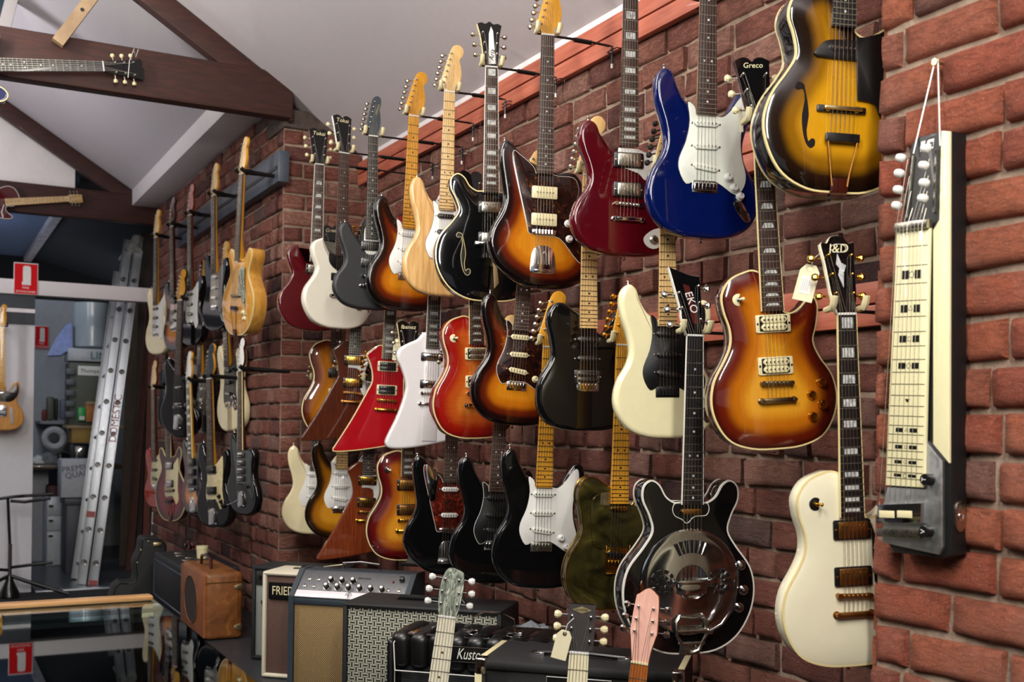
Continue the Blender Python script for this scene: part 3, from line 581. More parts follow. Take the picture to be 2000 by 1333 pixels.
def guitar(label, short, shape, B, P, X=1.8, off=20, a=None, **s):
    """B = image point of the body's lowest middle, P = (x, y, height on the neck in m) a second point on the centre line; both stand on the real plane X"""
    g = s.get; L = LEN[shape]; be = BEND[shape]; T = g('T', .045 if shape not in ('semi', 'arch', 'reso') else .05 if shape != 'arch' else .07)
    carve = g('carve', 0); fin = s['finish']
    b0 = atX(B[0], B[1], X) if not g('D') else atD(B[0], B[1], s['D'])
    if a is None: a = ray_angle(B[0], B[1])-rad(off)
    rg = Vector((math.cos(a), -math.sin(a), 0)); nb = Vector((math.sin(a), math.cos(a), 0))
    if 'axes' in s: M = s['axes']
    else:
        d = ray(P[0], P[1]); q = CAMP+d*((b0-CAMP).dot(nb)/d.dot(nb)); dv = q-b0
        sc = g('sc') or dv.length/P[2]; zl = dv.normalized(); xl = nb.cross(zl); M = Matrix((xl, nb, zl)).transposed().to_4x4()
        M = Matrix.Translation(b0) @ M @ Matrix.Scale(sc, 4)
        s['sc_'] = sc
        if not .9 < sc < 1.12: print('SCALE', short, round(sc, 3))
    t = thing(g('name', 'electric_guitar'), label, 'guitar', g('group', 'guitars on the brick wall'), M)
    bm_ = body_mesh(shape, T, g('r', .010 if shape in ('strat', 'jazz', 'small') else .002 if g('bind') else .006), carve, [fin]); body = link('body', bm_, t)
    if g('bind'): edge_strip(shape, -.0002, .006).build('binding', s['bind'], t)
    if g('bindback'): 
        bk = edge_strip(shape, T-.005, T-.002); bk.build('rear_binding', s['bindback'], t)
    # neck
    nt = g('neckmat', maple); bt = g('board', rosew); yb = -.008-carve*.6 if g('yb') is None else s['yb']
    ns = 9
    def prof(w, dp, y): return [(-w*math.cos(PI*k/ns), y+dp*math.sin(PI*k/ns), None) for k in range(ns+1)]
    b = MB(); rg_ = []
    for z, w, dp in ((L+.002, .0215, .018), (L-.03, .022, .019), (.6, .024, .020), (.5, .0255, .021), (be+.1, .027, .024), (be+.02, .028, -yb+.03), (be-.0, .028, -yb+.02)):
        rg_.append([(x, y, z) for x, y, _ in prof(w, dp, yb+.001)])
    b.loft(rg_); b.build('neck', nt, t)
    b = MB(); w0, w1 = .0215, .0282
    wz = lambda z: w0+(w1-w0)*(L-z)/(L-be)
    b.loft([[(-w, y, z) for w, y in ((wz(z), yb+.001), (wz(z), yb-.004))]+[(w, y, z) for w, y in ((wz(z)*.5, yb-.0052), )][:0]+[(x*wz(z), yb-.004-.0012*(1-x*x), z) for x in (-.5, 0, .5)]+[(wz(z), yb-.004, z), (wz(z), yb+.001, z)] for z in (L, (L+be)/2, be)])
    SL = L-BRZ[shape]; nf = 0; b.m = 1; fz = [L-SL*(1-2**(-k/12)) for k in range(0, 25)]
    for z in fz[1:]:
        if z > be+.003: w = wz(z)*1.01; b.prism([(-w, z-.0009), (w, z-.0009), (w, z+.0009), (-w, z+.0009)], yb-.0062, yb-.003)
    b.m = 2; inl = g('inlay', 'dot')
    for k in (1, 3, 5, 7, 9, 12, 15, 17, 19, 21):
        if fz[k] < be+.006: continue
        zm = (fz[k-1]+fz[k])/2; h = (fz[k-1]-fz[k])*.34; w = wz(zm)
        if inl == 'dot' and k > 1:
            for x in ((0,) if k != 12 else (-.011, .011)): b.cyl((x, yb-.0054, zm), (x, yb-.0045, zm), .0032, n=10)
        elif inl == 'block': b.prism([(-w*.62, zm-h), (w*.62, zm-h), (w*.62, zm+h), (-w*.62, zm+h)], yb-.0055, yb-.0045)
        elif inl == 'trap' and k > 1: b.prism([(-w*.62, zm-h*.8), (w*.62, zm-h*.8), (w*.45, zm+h*.8), (-w*.45, zm+h*.8)][::1], yb-.0055, yb-.0045)
        elif inl == 'bar' and k > 1:
            for q in (-.25, .25): b.box(-w*.6, yb-.0055, zm+q*2*h-h*.28, w*.6, yb-.0045, zm+q*2*h+h*.28)
    b.build('fingerboard', [bt, fretm if bt not in (maple, ylw, amber) else rosew, g('inlaymat', mop if bt in (rosew, ebony) else ebony)], t)
    if g('nbind'):
        b = MB()
        for sd in (-1, 1): b.loft([[(sd*wz(z), yb+.001, z), (sd*(wz(z)+.0018), yb+.001, z), (sd*(wz(z)+.0018), yb-.0045, z), (sd*wz(z), yb-.0045, z)] for z in (L, be)])
        b.build('neck_binding', s['nbind'], t)
    b = MB(); b.box(-.0215, yb-.0075, L-.0005, .0215, yb+.001, L+.005, .0008, 1); b.build('nut', g('nutmat', wplas), t)
    # headstock
    hk = g('head', 'strat'); tilt = g('tilt', 0 if hk in ('strat', 'tele', 'dano') else rad(12)); ho = link('headstock', cached(('head', hk, g('headmat', nt).name, g('headside', nt).name), lambda: head_mesh(hk, g('headmat', nt), g('headside', nt))), t,
        Matrix.Translation((0, yb-.001, L+.004)) @ Matrix.Rotation(-tilt, 4, 'X'))
    hs = g('hs', 1); 
    pm, pb = g('peg', nickel), g('btn', None) or g('peg', nickel); ps = POSTS[hk]
    for x, z in ps:
        sd = -1 if (hk in ('strat', 'tele') or x < 0) else 1
        wx = (.010 if hk in ('strat', 'tele') else 0)
        link('tuning_peg', peg_mesh(sd, pm, pb), ho, Matrix.Translation((x, 0, z)) @ Matrix.Rotation(rad(-14) if hk in ('strat', 'tele') else 0, 4, 'Y'))
    if g('headtext'):
        tx = s['headtext']; text(ho, tx[0], tx[1], (tx[2], -.0006, tx[3]), (PI/2, tx[4] if len(tx) > 4 else 0, 0), tx[5] if len(tx) > 5 else cplas, shear=.2)
    # hardware
    hm = g('hw', chrome); ysurf = -carve
    if g('guard'):
        gd = s['guard']; b = MB(); b.prism(spline(GUARD[gd[0]], 3), (-.0028 if not g('lift') else -carve-.008), -.0004-(0 if not g('lift') else carve+.005), .0006); b.build('pickguard', gd[1], t)
        if len(gd) > 2:
            b = MB(); Pg = spline(GUARD[gd[0]], 3); o_ = inset(Pg, -.0012); b.loft([[(p[0], -.0020, p[1]) for p in o_], [(p[0], -.0004, p[1]) for p in o_]]); b.build('pickguard_ply', gd[2], t)
    gy = -.0028 if g('guard') and s['guard'][0] in ('strat', 'jazz', 'explorer', 'small', 'niche', 'tele') else 0
    for pk in g('pu', ()):
        kind, z, m1 = pk[0], pk[1], pk[2]; m2 = pk[3] if len(pk) > 3 else nickel; m3 = pk[4] if len(pk) > 4 else blackp; an = pk[5] if len(pk) > 5 else 0
        link('pickup', pickup_mesh(kind, m1, m2, m3), t, Matrix.Translation((0, min(gy, ysurf), z)) @ Matrix.Rotation(rad(an), 4, 'Y'))
    for kx, kz in g('knobs', ()):
        kk = g('knob', ('strat', wplas, blackp)); link('knob', knob_mesh(*kk), t, Matrix.Translation((kx, min(gy, ysurf*.9), kz)))
    if g('toggle'):
        x, z = s['toggle'][:2]; b = MB(); b.m = 0; b.lathe((x, ysurf*.6, z), (0, -1, 0), [(0, .015), (.002, .015), (.0025, .014)], 18); b.m = 1; b.lathe((x, ysurf*.6-.002, z), (0, -1, 0), [(0, .007), (.004, .006), (.005, .0025), (.014, .0025)], 12)
        b.m = 2; b.lathe((x+.001, ysurf*.6-.014, z), (.3, -1, 0), [(0, .002), (.004, .0038), (.012, .0045), (.014, .002)], 10); b.build('toggle_switch', [s['toggle'][2], hm, s['toggle'][3]], t)
    if g('jack'):
        b = MB(); M_ = Matrix.Translation((s['jack'][0], -.001, s['jack'][1])) @ Matrix.Rotation(rad(-35), 4, 'Y'); b.T = M_
        b.prism(spline([(-.014, .0), (-.012, .03), (0, .038), (.012, .03), (.014, 0), (.010, -.026), (0, -.032), (-.010, -.026)], 2), -.0022, 0, .0008); b.m = 1; b.prism(spline([(-.008, .0), (0, .014), (.008, 0), (0, -.018)], 3), -.0028, -.002); b.build('jack_plate', [hm, nickel], t)
    zb = BRZ[shape]; end = bridge_parts(t, g('bridge', 'trem'), zb, min(gy*0, ysurf), g('brm', hm))
    # strings: nut -> bridge, headstock post -> nut
    ystr = yb-.0085; ybr = ysurf-(.0165 if g('bridge', 'trem') in ('tom', 'jm', 'wrap', 'trapeze', 'fan', 'tomonly') else .0105)
    hp = Matrix.Translation((0, yb-.001, L+.004)) @ Matrix.Rotation(-tilt, 4, 'X')
    if g('strings', True):
        order = sorted(range(6), key=lambda i: 0)
        for k in range(6):
            x0, x1 = -.0175+.007*k, -.0265+.0106*k
            if hk in ('strat', 'tele'): pz = ps[k]
            else: pz = [ps[0], ps[1], ps[2], ps[5], ps[4], ps[3]][k]
            pp = hp @ Vector((pz[0]+.003*(1 if pz[0] < 0 or hk in ('strat', 'tele') else -1), -.008, pz[1])); b = MB(); r_ = .00075-.00006*k
            pts = [pp, (x0, ystr, L+.002), (x1, ybr, zb)]
            if g('bridge') in ('tom', 'trapeze', 'fan', 'jm'): pts.append((x1, ysurf-.010, end))
            b.tube(pts, r_, 4); b.build('string', stringm, t)
    b = MB(); b.lathe((0, T/2, .002), (0, 0, -1), [(0, .004), (.004, .003), (.009, .0025), (.012, .005), (.014, .004)], 10); b.build('strap_button', hm, t)
    if shape in ('strat', 'jazz', 'small'):
        hx, hz = (-.113, .458) if shape == 'strat' else (-.13, .472) if shape == 'jazz' else (-.115, .384)
        b = MB(); b.lathe((hx, T/2, hz), (0, 0, 1), [(0, .004), (.004, .003), (.009, .0025), (.012, .005), (.014, .004)], 10); b.build('strap_button', hm, t)
    t['_short'] = short
    s['L'] = L; s['yb'] = yb
    if g('hang', True): hanger(t, M, L, yb, short, X, g('arm', 'wall'))
    GT[short] = (t, M, L, yb)
    return t
GT = {}
def head_mesh(hk, fm, sm):
    b = MB(); P = spline(HEAD[hk], 3); b.m = 1; b.prism(P, .0, .014, .001); 
    if fm is not sm:
        b.m = 0; b.prism(inset(P, .0008) if True else P, -.0006, .001)
    else:
        b.m = 0
    return b.mesh('headstock', [fm, sm])
prongm = paint('cream_rubber', 'cfc59b', .5, .1, vary=.05)
def hanger(t, M, L, yb, short, X, arm):
    o = M @ Vector((0, yb+.014, L+.014)); dark = arm == 'niche'
    kind = 'black wall hook' if dark else 'black rod hook with cream prongs'
    h = thing('guitar_hanger', f'{kind} holding the {short}', 'guitar hanger', 'guitar hooks in the far bay' if dark else 'guitar hooks on the brick wall', loc=o)
    R = M.to_3x3().normalized(); xl, yl, zl = R.col[0], R.col[1], R.col[2]
    wx = (WALLX-.035 if arm == 'wall' else LEFTX-.04)-o.x
    if dark:
        for sd in (-1, 1):
            b = MB(); b.tube([yl*.03, yl*.03+xl*sd*.03, xl*sd*.036, -yl*.02+xl*sd*.036, -yl*.035+xl*sd*.036+UP*.012], .011, 8); b.build('prong', blackmetal, h)
        b = MB(); b.tube([yl*.03, yl*.035+Vector((.04, 0, 0)), Vector((wx, 0, -.005))], [.014, .012, .009], 8); b.build('arm', blackmetal, h)
    else:
        for sd in (-1, 1):
            b = MB(); b.tube([yl*.012+xl*sd*.036, -yl*.0+xl*sd*.036, -yl*.022+xl*sd*.0365+UP*.002, -yl*.030+xl*sd*.037+UP*.012, -yl*.034+xl*sd*.0375+UP*.026], [.006, .0075, .008, .0085, .0075], 8); b.build('prong', prongm, h)
        b = MB(); e = Vector((wx-.02, .0, -.0)); st = yl*.016
        b.tube([xl*-.036+yl*.014, st, xl*.036+yl*.014], .0035, 6); b.tube([st, st+Vector((.03, 0, .0)), e*.55, e+Vector((-.015, 0, 0)), e, e+Vector((0, 0, -.06))], .0042, 6); am = b.build('arm', blackmetal, h)
        b = MB(); b.cyl(st+(e-st)*.42, st+(e-st)*.68, .0078, n=10); b.build('sleeve', blackmetal, am)
        b = MB(); b.cyl(e+Vector((0, 0, -.06)), e+Vector((0, 0, -.075)), .004, n=8); b.build('tip', wplas, am)
        b = MB()
        for dz in (-.012, -.026): b.tube([e+Vector((.02, -.03, dz)), e+Vector((.0, -.03, dz)), e+Vector((-.004, 0, dz)), e+Vector((0, .03, dz)), e+Vector((.02, .03, dz))], .0018, 5)
        b.tube([e+Vector((.02, -.03, -.03)), e+Vector((.02, -.03, 0.0))], .0018, 5); b.tube([e+Vector((.02, .03, -.03)), e+Vector((.02, .03, 0))], .0018, 5); b.build('wire_clip', blackmetal, h)
    return h
# ------------------------------------------------------------------ the guitars, top row
def G(*a, **k): return guitar(*a, **k)
P3 = lambda z, m=mintp, e=blackp: [('single', z[0], m, nickel), ('single', z[1], m, nickel), ('single', z[2], m, nickel, blackp, 8)]
SZ = (.312, .25, .192); SK = [(.066, .168), (.084, .14), (.102, .118)]
G('dark cherry double-cutaway guitar with white-edged neck, leftmost of the top row by the pier corner', 'dark cherry guitar at the pier corner', 'sg', (612, 646), (623, 323, .77), 1.60, 14, finish=dred, r=.006, neckmat=dred, inlay='trap', nbind=bindw, head='book', headmat=black, btn=cplas, headtext=('Tokai', .026, 0, .152), pu=[('hum', .285, nickel), ('hum', .19, nickel)], bridge='tom', hang=True, peg=nickel)
G('white double-cutaway guitar with black neck guard, second in the top row', 'white double-cutaway guitar', 'sg', (662, 642), (671, 301, .77), 1.62, 24, finish=offwhite, r=.007, neckmat=neckdk, head='book', headmat=black, headside=bindw, btn=cplas, headtext=('Tokai', .026, 0, .152), guard=('sg', blackp), pu=[('mini', .225, blackp, nickel, blackp)], bridge='wrap', knob=('hat', nickel, blackp), knobs=[(.09, .10)])
G('satin black single-cutaway style guitar with small white neck plates, third in the top row', 'satin black guitar', 'small', (722, 605), (728, 268, .775), 1.645, 15, finish=satin, neckmat=blackp, board=ebony, head='tele', headmat=tealtolex, peg=nickel, guard=('cover', wplas), pu=[('hum', .285, blackp, nickel, blackp), ('hum', .21, blackp, nickel, blackp)], bridge='tom', headtext=('Oblivion', .014, .017, .12, rad(-75), brass))
G('sunburst guitar with white pickguard and amber maple neck, fourth in the top row', 'sunburst guitar with amber neck', 'strat', (791, 607), (807, 229, .795), 1.76, 18, finish=sb3, neckmat=amber, board=amber, guard=('strat', wplas, blackp), pu=P3(SZ, wplas), knobs=SK, bridge='trem')
G('natural ash guitar with pale maple neck and white pickguard in the top row', 'natural ash guitar', 'strat', (866, 579), (877, 182, .795), 1.8, 12, finish=natural, neckmat=maple, board=maple, guard=('strat', wplas, blackp), pu=P3(SZ, blackp), knobs=SK, bridge='trem')
t = G('black hollow guitar with cream edging, F-shaped hole and white blade inlay on its headstock', 'black hollow guitar', 'semi', (957, 589), (958.5, 134.5, .833), 1.8, 14, finish=black, carve=.006, bind=bindc, neckmat=neckdk, inlay='block', nbind=bindw, head='flare', headmat=black, headside=bindc, peg=nickel, pu=[('hum', .335, nickel, blackp, blackp), ('hum', .225, nickel, blackp, blackp)], bridge='fan', r=.003)
def fhole(t, side, z0, x0, m1, m2, k=1.0, ys=-.0055):
    P = [(0, .062), (.012, .066), (.018, .056), (.012, .050), (.002, .052), (-.002, .03), (.003, .0), (.001, -.03), (-.006, -.055), (-.016, -.066), (-.026, -.06), (-.026, -.048), (-.018, -.046), (-.012, -.052), (-.008, -.03), (-.012, 0), (-.008, .03), (-.002, .055)]
    Q = [((x0+side*-(p[0])*k*-1), z0+p[1]*k) for p in P]; 
    if side > 0: Q = [(2*x0-q[0], q[1]) for q in Q]
    b = MB(); b.prism(spline(Q, 2), ys-.0008, ys+.004); f = b.build('sound_hole', m1, t)
    if m2: b = MB(); S = spline(Q, 2); b.tube([(p[0], ys-.0008, p[1]) for p in S], .0009, 4, closed=True); b.build('sound_hole_edge', m2, f)
fhole(t, -1, .165, -.105, blackp, bindc, 1.15)
ho = [c for c in t.children if c.name.startswith('headstock')][0]
b = MB(); b.prism([(-.012, .008), (.016, .012), (.012, .14), (.005, .158), (-.004, .13), (-.008, .06)], -.0014, 0); b.build('blade_inlay', wplas, ho); text(ho, 'Aria', .026, (.003, -.002, .045), (PI/2, rad(-80), 0), blackp, shear=.2)
G('sunburst offset guitar with black tortoise pickguard and two cream bar pickups, top row', 'sunburst offset guitar', 'jazz', (1059, 563), (1068.5, 71.5, .822), 1.8, 16, finish=sb3, neckmat=ylw, board=rosew, guard=('jazz', dtort, wplas), pu=[('soap', .31, cplas, nickel), ('soap', .222, cplas, nickel)], knobs=[(.082, .215), (.088, .165)], knob=('strat', wplas, blackp), bridge='jm')
t = G('cherry red guitar with chrome pickups, block inlays and small white plates, top row', 'cherry red guitar with block inlays', 'small', (1225, 500), (1227, 287, .315), 1.8, 20, finish=dred, neckmat=dred, inlay='block', nbind=None, guard=('small', wplas), pu=[('hum', .275, nickel, nickel, blackp), ('hum', .19, nickel, nickel, blackp)], bridge='tom')
b = MB(); b.prism(spline([(.05, .055), (.06, .03), (.09, .025), (.13, .06), (.12, .085), (.08, .08)], 3), -.0025, 0); b.build('control_plate', wplas, t); link('knob', knob_mesh('hat', nickel, blackp), t, Matrix.Translation((.08, -.0025, .05)))
G('deep blue guitar with white pickguard hanging highest in the middle right', 'deep blue guitar', 'strat', (1375, 465), (1378, 226, .335), 1.8, 22, finish=blue, neckmat=maple, board=rosew, guard=('strat', mintp, blackp), pu=P3(SZ), knobs=SK, jack=(.112, .075), bridge='trem')
t = G('sunburst hollow archtop guitar with trapeze tailpiece at the top right beside the pillar', 'sunburst archtop', 'arch', (1634, 377), (1642, 58, .364), 1.8, 26, finish=archb, carve=.010, bind=bindc, bindback=bindc, neckmat=neckdk, board=ebony, inlay='dot', guard=('arch', blackp), lift=1, pu=[('single', .318, blackp, nickel)], bridge='trapeze', knob=('speed', gold, blackp), knobs=[(.105, .125), (.125, .07)], r=.003, T=.075)
fhole(t, -1, .165, -.088, blackp, None, 1.1, -.0095)
b = MB(); b.prism(spline([(-.06, .295), (-.055, .32), (-.03, .335), (.03, .335), (.055, .32), (.06, .295)], 3), -.016, -.008, .002); pu = b.build('pickup_cover', blackp, t)
# ------------------------------------------------------------------ middle row
G('brown sunburst guitar with cream edging, leftmost of the middle row', 'small brown sunburst guitar', 'lp', (662, 853), (652, 515, .79), 1.80, 10, finish=vio, carve=.008, bind=bindc, neckmat=neckdk, head='book', headmat=black, headtext=('Greco', .024, 0, .152), btn=cplas, pu=[('soap', .29, blackp, nickel, blackp), ('soap', .2, cplas)], bridge='tom')
G('dark brown angular guitar with gold pickups and white pickguard, middle row', 'dark brown angular guitar', 'explorer', (683, 861), (701, 506, .85), 1.73, 8, finish=brownw, r=.004, neckmat=brownw, head='strat', headmat=black, peg=gold, guard=('explorer', wplas), pu=[('hum', .375, gold, gold, blackp), ('hum', .27, gold, gold, blackp)], bridge='tom', brm=agedgold, board=ebony)
G('cherry red angular guitar with cream edging and gold hardware, middle row', 'cherry red angular guitar', 'explorer', (750, 881), (767, 505, .85), 1.80, 8, finish=brightred, r=.004, bind=bindc, neckmat=red, head='strat', headmat=red, peg=gold, pu=[('open', .372, blackp, blackp, cplas), ('open', .268, blackp, blackp, cplas)], bridge='tom', brm=gold, nbind=bindc, inlay='block')
t = G('white wing-bodied guitar with chrome pickups, middle row', 'white wing-bodied guitar', 'bird', (837, 877), (844, 681, .405), 1.8, 12, finish=white, r=.008, neckmat=white, board=ebony, inlay='bar', nbind=bindw, pu=[('mini', .37, chrome, nickel, blackp), ('mini', .26, chrome, nickel, blackp)], bridge='tom')
b = MB(); b.box(-.030, -.004, .03, .030, .002, .405, .003); b.build('centre_ridge', white, t)
G('cherry sunburst single-cutaway guitar with flamed top and cream edging, middle row', 'cherry sunburst guitar', 'lp', (931, 857), (928, 674, .338), 1.8, 22, finish=chb, carve=.012, bind=bindc, neckmat=red, inlay='trap', nbind=bindc, head='book', headmat=black, pu=[('open', .305, nickel, blackp, cplas), ('open', .205, nickel, blackp, cplas)], bridge='tom', toggle=(-.085, .36, cplas, cplas), knob=('speed', gold, blackp), knobs=[(.09, .13), (.12, .09), (.09, .07)])
G('three-tone sunburst guitar with tortoise pickguard and cream pickups, middle row', 'three-tone sunburst guitar', 'strat', (1004, 831), (1016, 647, .335), 1.8, 16, finish=sb3, neckmat=maple, board=rosew, guard=('strat', dtort, wplas), pu=P3(SZ, cplas), knobs=SK[:2], knob=('strat', cplas, blackp), bridge='trem', jack=(.112, .07))
G('black single-cutaway guitar with pale maple neck and three black pickups, middle row', 'black guitar with pale maple neck', 'tele', (1147, 842), (1148, 642, .32), 1.8, 18, finish=black, r=.009, neckmat=maple, board=maple, pu=[('single', .285, blackp, nickel), ('single', .225, blackp, nickel), ('open', .168, blackp, nickel, blackp)], bridge='trem', knob=('hat', blackp, blackp), knobs=[(.10, .14), (.115, .1)], head='strat', headmat=maple)
G('pale cream guitar with black pickguard and black bridge, middle row', 'pale cream guitar', 'strat', (1304, 857), (1302.5, 638, .335), 1.8, 20, finish=cream, neckmat=maple, board=maple, guard=('strat', blackp), pu=P3(SZ, blackp), knobs=SK, knob=('strat', blackp, wplas), bridge='trem', brm=blackmetal, jack=(.112, .075), peg=blackmetal)
G('honey sunburst single-cutaway guitar with gold knobs and cream pickups, right of the middle row', 'honey sunburst guitar', 'lp', (1519, 878), (1482, 249, .79), 1.8, 24, finish=lpb, carve=.013, bind=bindc, neckmat=neckdk, inlay='trap', nbind=bindc, head='book', headmat=black, headside=neckdk, btn=cplas, headtext=('Greco', .020, 0, .155), pu=[('open', .308, cplas, blackp, cplas), ('open', .205, cplas, blackp, cplas)], bridge='tom', brm=metal('aged_nickel', '8a7a5c', .25), toggle=(-.083, .37, cplas, cplas), knob=('speed', gold, blackp), knobs=[(.09, .128), (.118, .158), (.09, .075), (.118, .103)])
# ------------------------------------------------------------------ bottom row
G('cream white guitar with white pickguard, leftmost of the bottom row', 'cream white guitar', 'strat', (611, 1045), (618, 853, .365), 1.74, 2, finish=vint, neckmat=amber, board=rosew, guard=('strat', wplas), pu=P3(SZ, wplas), bridge='trem', sc=.97)
G('sunburst guitar with white pickguard and maple neck, second in the bottom row', 'sunburst guitar of the bottom row', 'strat', (661, 1053), (667, 912, .335), 1.76, 8, finish=sb2, neckmat=maple, board=maple, guard=('strat', wplas), pu=P3(SZ, wplas), bridge='trem', peg=chrome, sc=1.0)
G('reddish mahogany angular guitar with white pickguard and gold pickups, bottom row', 'reddish mahogany angular guitar', 'explorer', (711, 1090), (717.6, 927, .405), 1.78, 10, finish=mahog, r=.004, neckmat=mahog, head='strat', headmat=black, peg=gold, guard=('explorer', wplas), pu=[('hum', .375, gold, gold, blackp), ('hum', .27, gold, gold, blackp)], bridge='tom', brm=gold)
G('wine red sunburst single-cutaway guitar with cream edging, bottom row', 'wine red sunburst guitar', 'lp', (794, 1095), (798, 712, .79), 1.78, 12, finish=wineb, carve=.012, bind=bindc, neckmat=mahog, inlay='block', nbind=bindc, head='book', headmat=black, headside=bindc, headtext=('Ibanez', .024, 0, .15), pu=[('hum', .305, agedgold, gold, blackp), ('hum', .205, agedgold, gold, blackp)], bridge='tom', brm=gold, toggle=(-.08, .365, blackp, cplas))
t = G('black offset guitar with red tortoise pickguard and chrome switch plate, bottom row', 'black offset guitar', 'jazz', (874, 1125), (878.6, 943, .372), 1.8, 14, finish=black, neckmat=amber, board=rosew, guard=('jazz', tort, wplas), pu=[('single', .345, wplas), ('single', .242, wplas)], bridge='jm')
b = MB(); b.prism(spline([(-.1, .435), (-.08, .435), (-.05, .405), (-.048, .37), (-.055, .33), (-.058, .305), (-.082, .30), (-.09, .35)], 3), -.0042, -.002, .0005); sp = b.build('switch_plate', chrome, t)
b = MB(); b.box(-.074, -.005, .365, -.066, -.004, .385); b.box(-.074, -.005, .325, -.066, -.004, .345); b.build('slide_switch', blackp, sp)
G('all-black guitar with black pickguard and rosewood neck, bottom row', 'all-black guitar', 'strat', (961, 1141), (969, 961.5, .335), 1.8, 16, finish=black, neckmat=maple, board=rosew, guard=('strat', blackp, wplas), pu=P3(SZ, blackp), bridge='trem', knob=('strat', blackp, wplas), knobs=SK)
G('black guitar with white pickguard and yellow maple neck, bottom row', 'black guitar with white pickguard', 'strat', (1054, 1151), (1071, 680, .795), 1.8, 16, finish=black, neckmat=ylw, board=ylw, guard=('strat', wplas, blackp), pu=P3(SZ, mintp), knobs=SK[:2], bridge='trem', hw=nickel, jack=(.112, .07))
t = G('bronze-black single-cutaway guitar with gold hardware and gold edging, bottom row', 'bronze-black guitar with gold hardware', 'tele', (1203, 1192), (1214.5, 676, .795), 1.8, 22, finish=goldk, r=.003, bind=gold, bindback=gold, neckmat=ylw, board=ylw, guard=('tele', goldk, gold), pu=[('lip', .305, gold, gold), ('single', .165, blackp, gold, blackp, 12)], bridge='teleb', brm=gold, hw=gold, peg=gold, head='tele', headmat=ylw)
b = MB(); b.prism([(-.06, .315), (-.03, .315), (-.03, .355), (-.055, .352)], -.0045, -.002); b.build('neck_plate', brass, t)
t = G('black double-cutaway resonator guitar with big chrome cone cover and vibrato tailpiece', 'black resonator guitar', 'reso', (1345, 1278), (1354, 658, .813), 1.74, 24, finish=black, r=.002, T=.065, bind=bindw, bindback=bindw, neckmat=black, board=ebony, nbind=bindw, head='eko', headmat=black, peg=chrome, pu=[('lip', .365, agedgold)], bridge='none', strings=True, headside=bindw)
b = MB(); zc_ = .185; b.lathe((0, 0, zc_), (0, -1, 0), [(-.001, .136), (.003, .136), (.005, .131), (.004, .118), (.007, .10), (.012, .06), (.013, .045), (.009, .040), (.008, .001)], 56); cone = b.build('cone_cover', chrome, t)
for sx in (-1, 1):
    b = MB()
    for r0, r1, n in ((.010, .019, 7), (.024, .034, 10)):
        for k in range(n):
            a = PI*2*k/n; w = PI/n*.6; cx, cz = sx*.078, zc_; 
            b.m = 0; b.prism([(cx+r*math.cos(a+e), cz+r*math.sin(a+e)) for r, e in ((r0, -w), (r1, -w), (r1, w), (r0, w))], -.0125, -.0075)
    b.build('sound_slots', blackp, cone)
b = MB()
for k in range(7):
    a = PI/2+rad(-24+8*k); b.prism([((r*math.cos(a+e)), zc_+r*math.sin(a+e)) for r, e in ((.075, -.045), (.108, -.035), (.108, .035), (.075, .045))], -.0118, -.0055)
b.build('fan_slots', blackp, cone)
b = MB(); b.box(-.055, -.022, zc_-.004, .055, -.016, zc_+.006, .002); b.box(-.058, -.02, zc_-.012, -.048, -.008, zc_+.012, .002); b.box(.048, -.02, zc_-.012, .058, -.008, zc_+.012, .002); b.box(-.04, -.02, zc_-.03, .04, -.014, zc_-.004, .002); b.build('bridge_guard', chrome, t)
b = MB(); b.tube([(-.03, -.012, .10), (-.042, -.016, .085), (-.040, -.016, .05), (-.028, -.016, .03), (-.022, -.012, .012), (0, -.010, .004), (.022, -.012, .012), (.028, -.016, .03), (.040, -.016, .05), (.042, -.016, .085), (.03, -.012, .10)], .0052, 8); b.tube([(-.034, -.014, .098), (0, -.018, .094), (.034, -.014, .098)], .005, 8); b.cyl((-.04, -.018, .062), (.046, -.018, .062), .007); b.cyl((-.036, -.014, .03), (.036, -.014, .03), .005)
b.prism(spline([(-.024, .0), (.024, .0), (.028, .018), (.016, .03), (-.016, .03), (-.028, .018)], 3), -.008, -.002, .002); b.lathe((.05, -.020, .062), (1, 0, 0), [(-.008, .010), (.004, .010), (.006, .006)], 14); vb = b.build('vibrato_tailpiece', nickel, t)
b = MB(); b.tube([(.045, -.028, .062), (.075, -.034, .08), (.105, -.036, .12), (.112, -.036, .19), (.118, -.036, .215)], [.003, .0035, .0045, .0055, .004], 8); b.build('vibrato_arm', chrome, vb)
for kx, kz in ((.142, .225), (.150, .16), (.138, .115)): link('knob', knob_mesh('hat', chrome, blackp), t, Matrix.Translation((kx, 0, kz)))
b = MB(); b.tube([(p[0]*1.0, -.0015, p[1]) for p in spline([(-.045, .355), (-.05, .375), (-.035, .388), (.035, .388), (.05, .375), (.042, .355), (.01, .352), (-.01, .335), (-.025, .345)], 4)], .0012, 5, closed=True); b.build('pickup_surround', bindw, t)
ho = [c for c in t.children if c.name.startswith('headstock')][0]
b = MB(); b.prism([(-.022, .135), (-.006, .13), (.012, .03), (-.002, .03)], -.0016, 0); b.build('name_plate', paint('dark_red_plate', '4a1410', .3, .5), ho); text(ho, 'EKO', .030, (-.004, -.003, .085), (PI/2, rad(75), 0), wplas, sx=1)
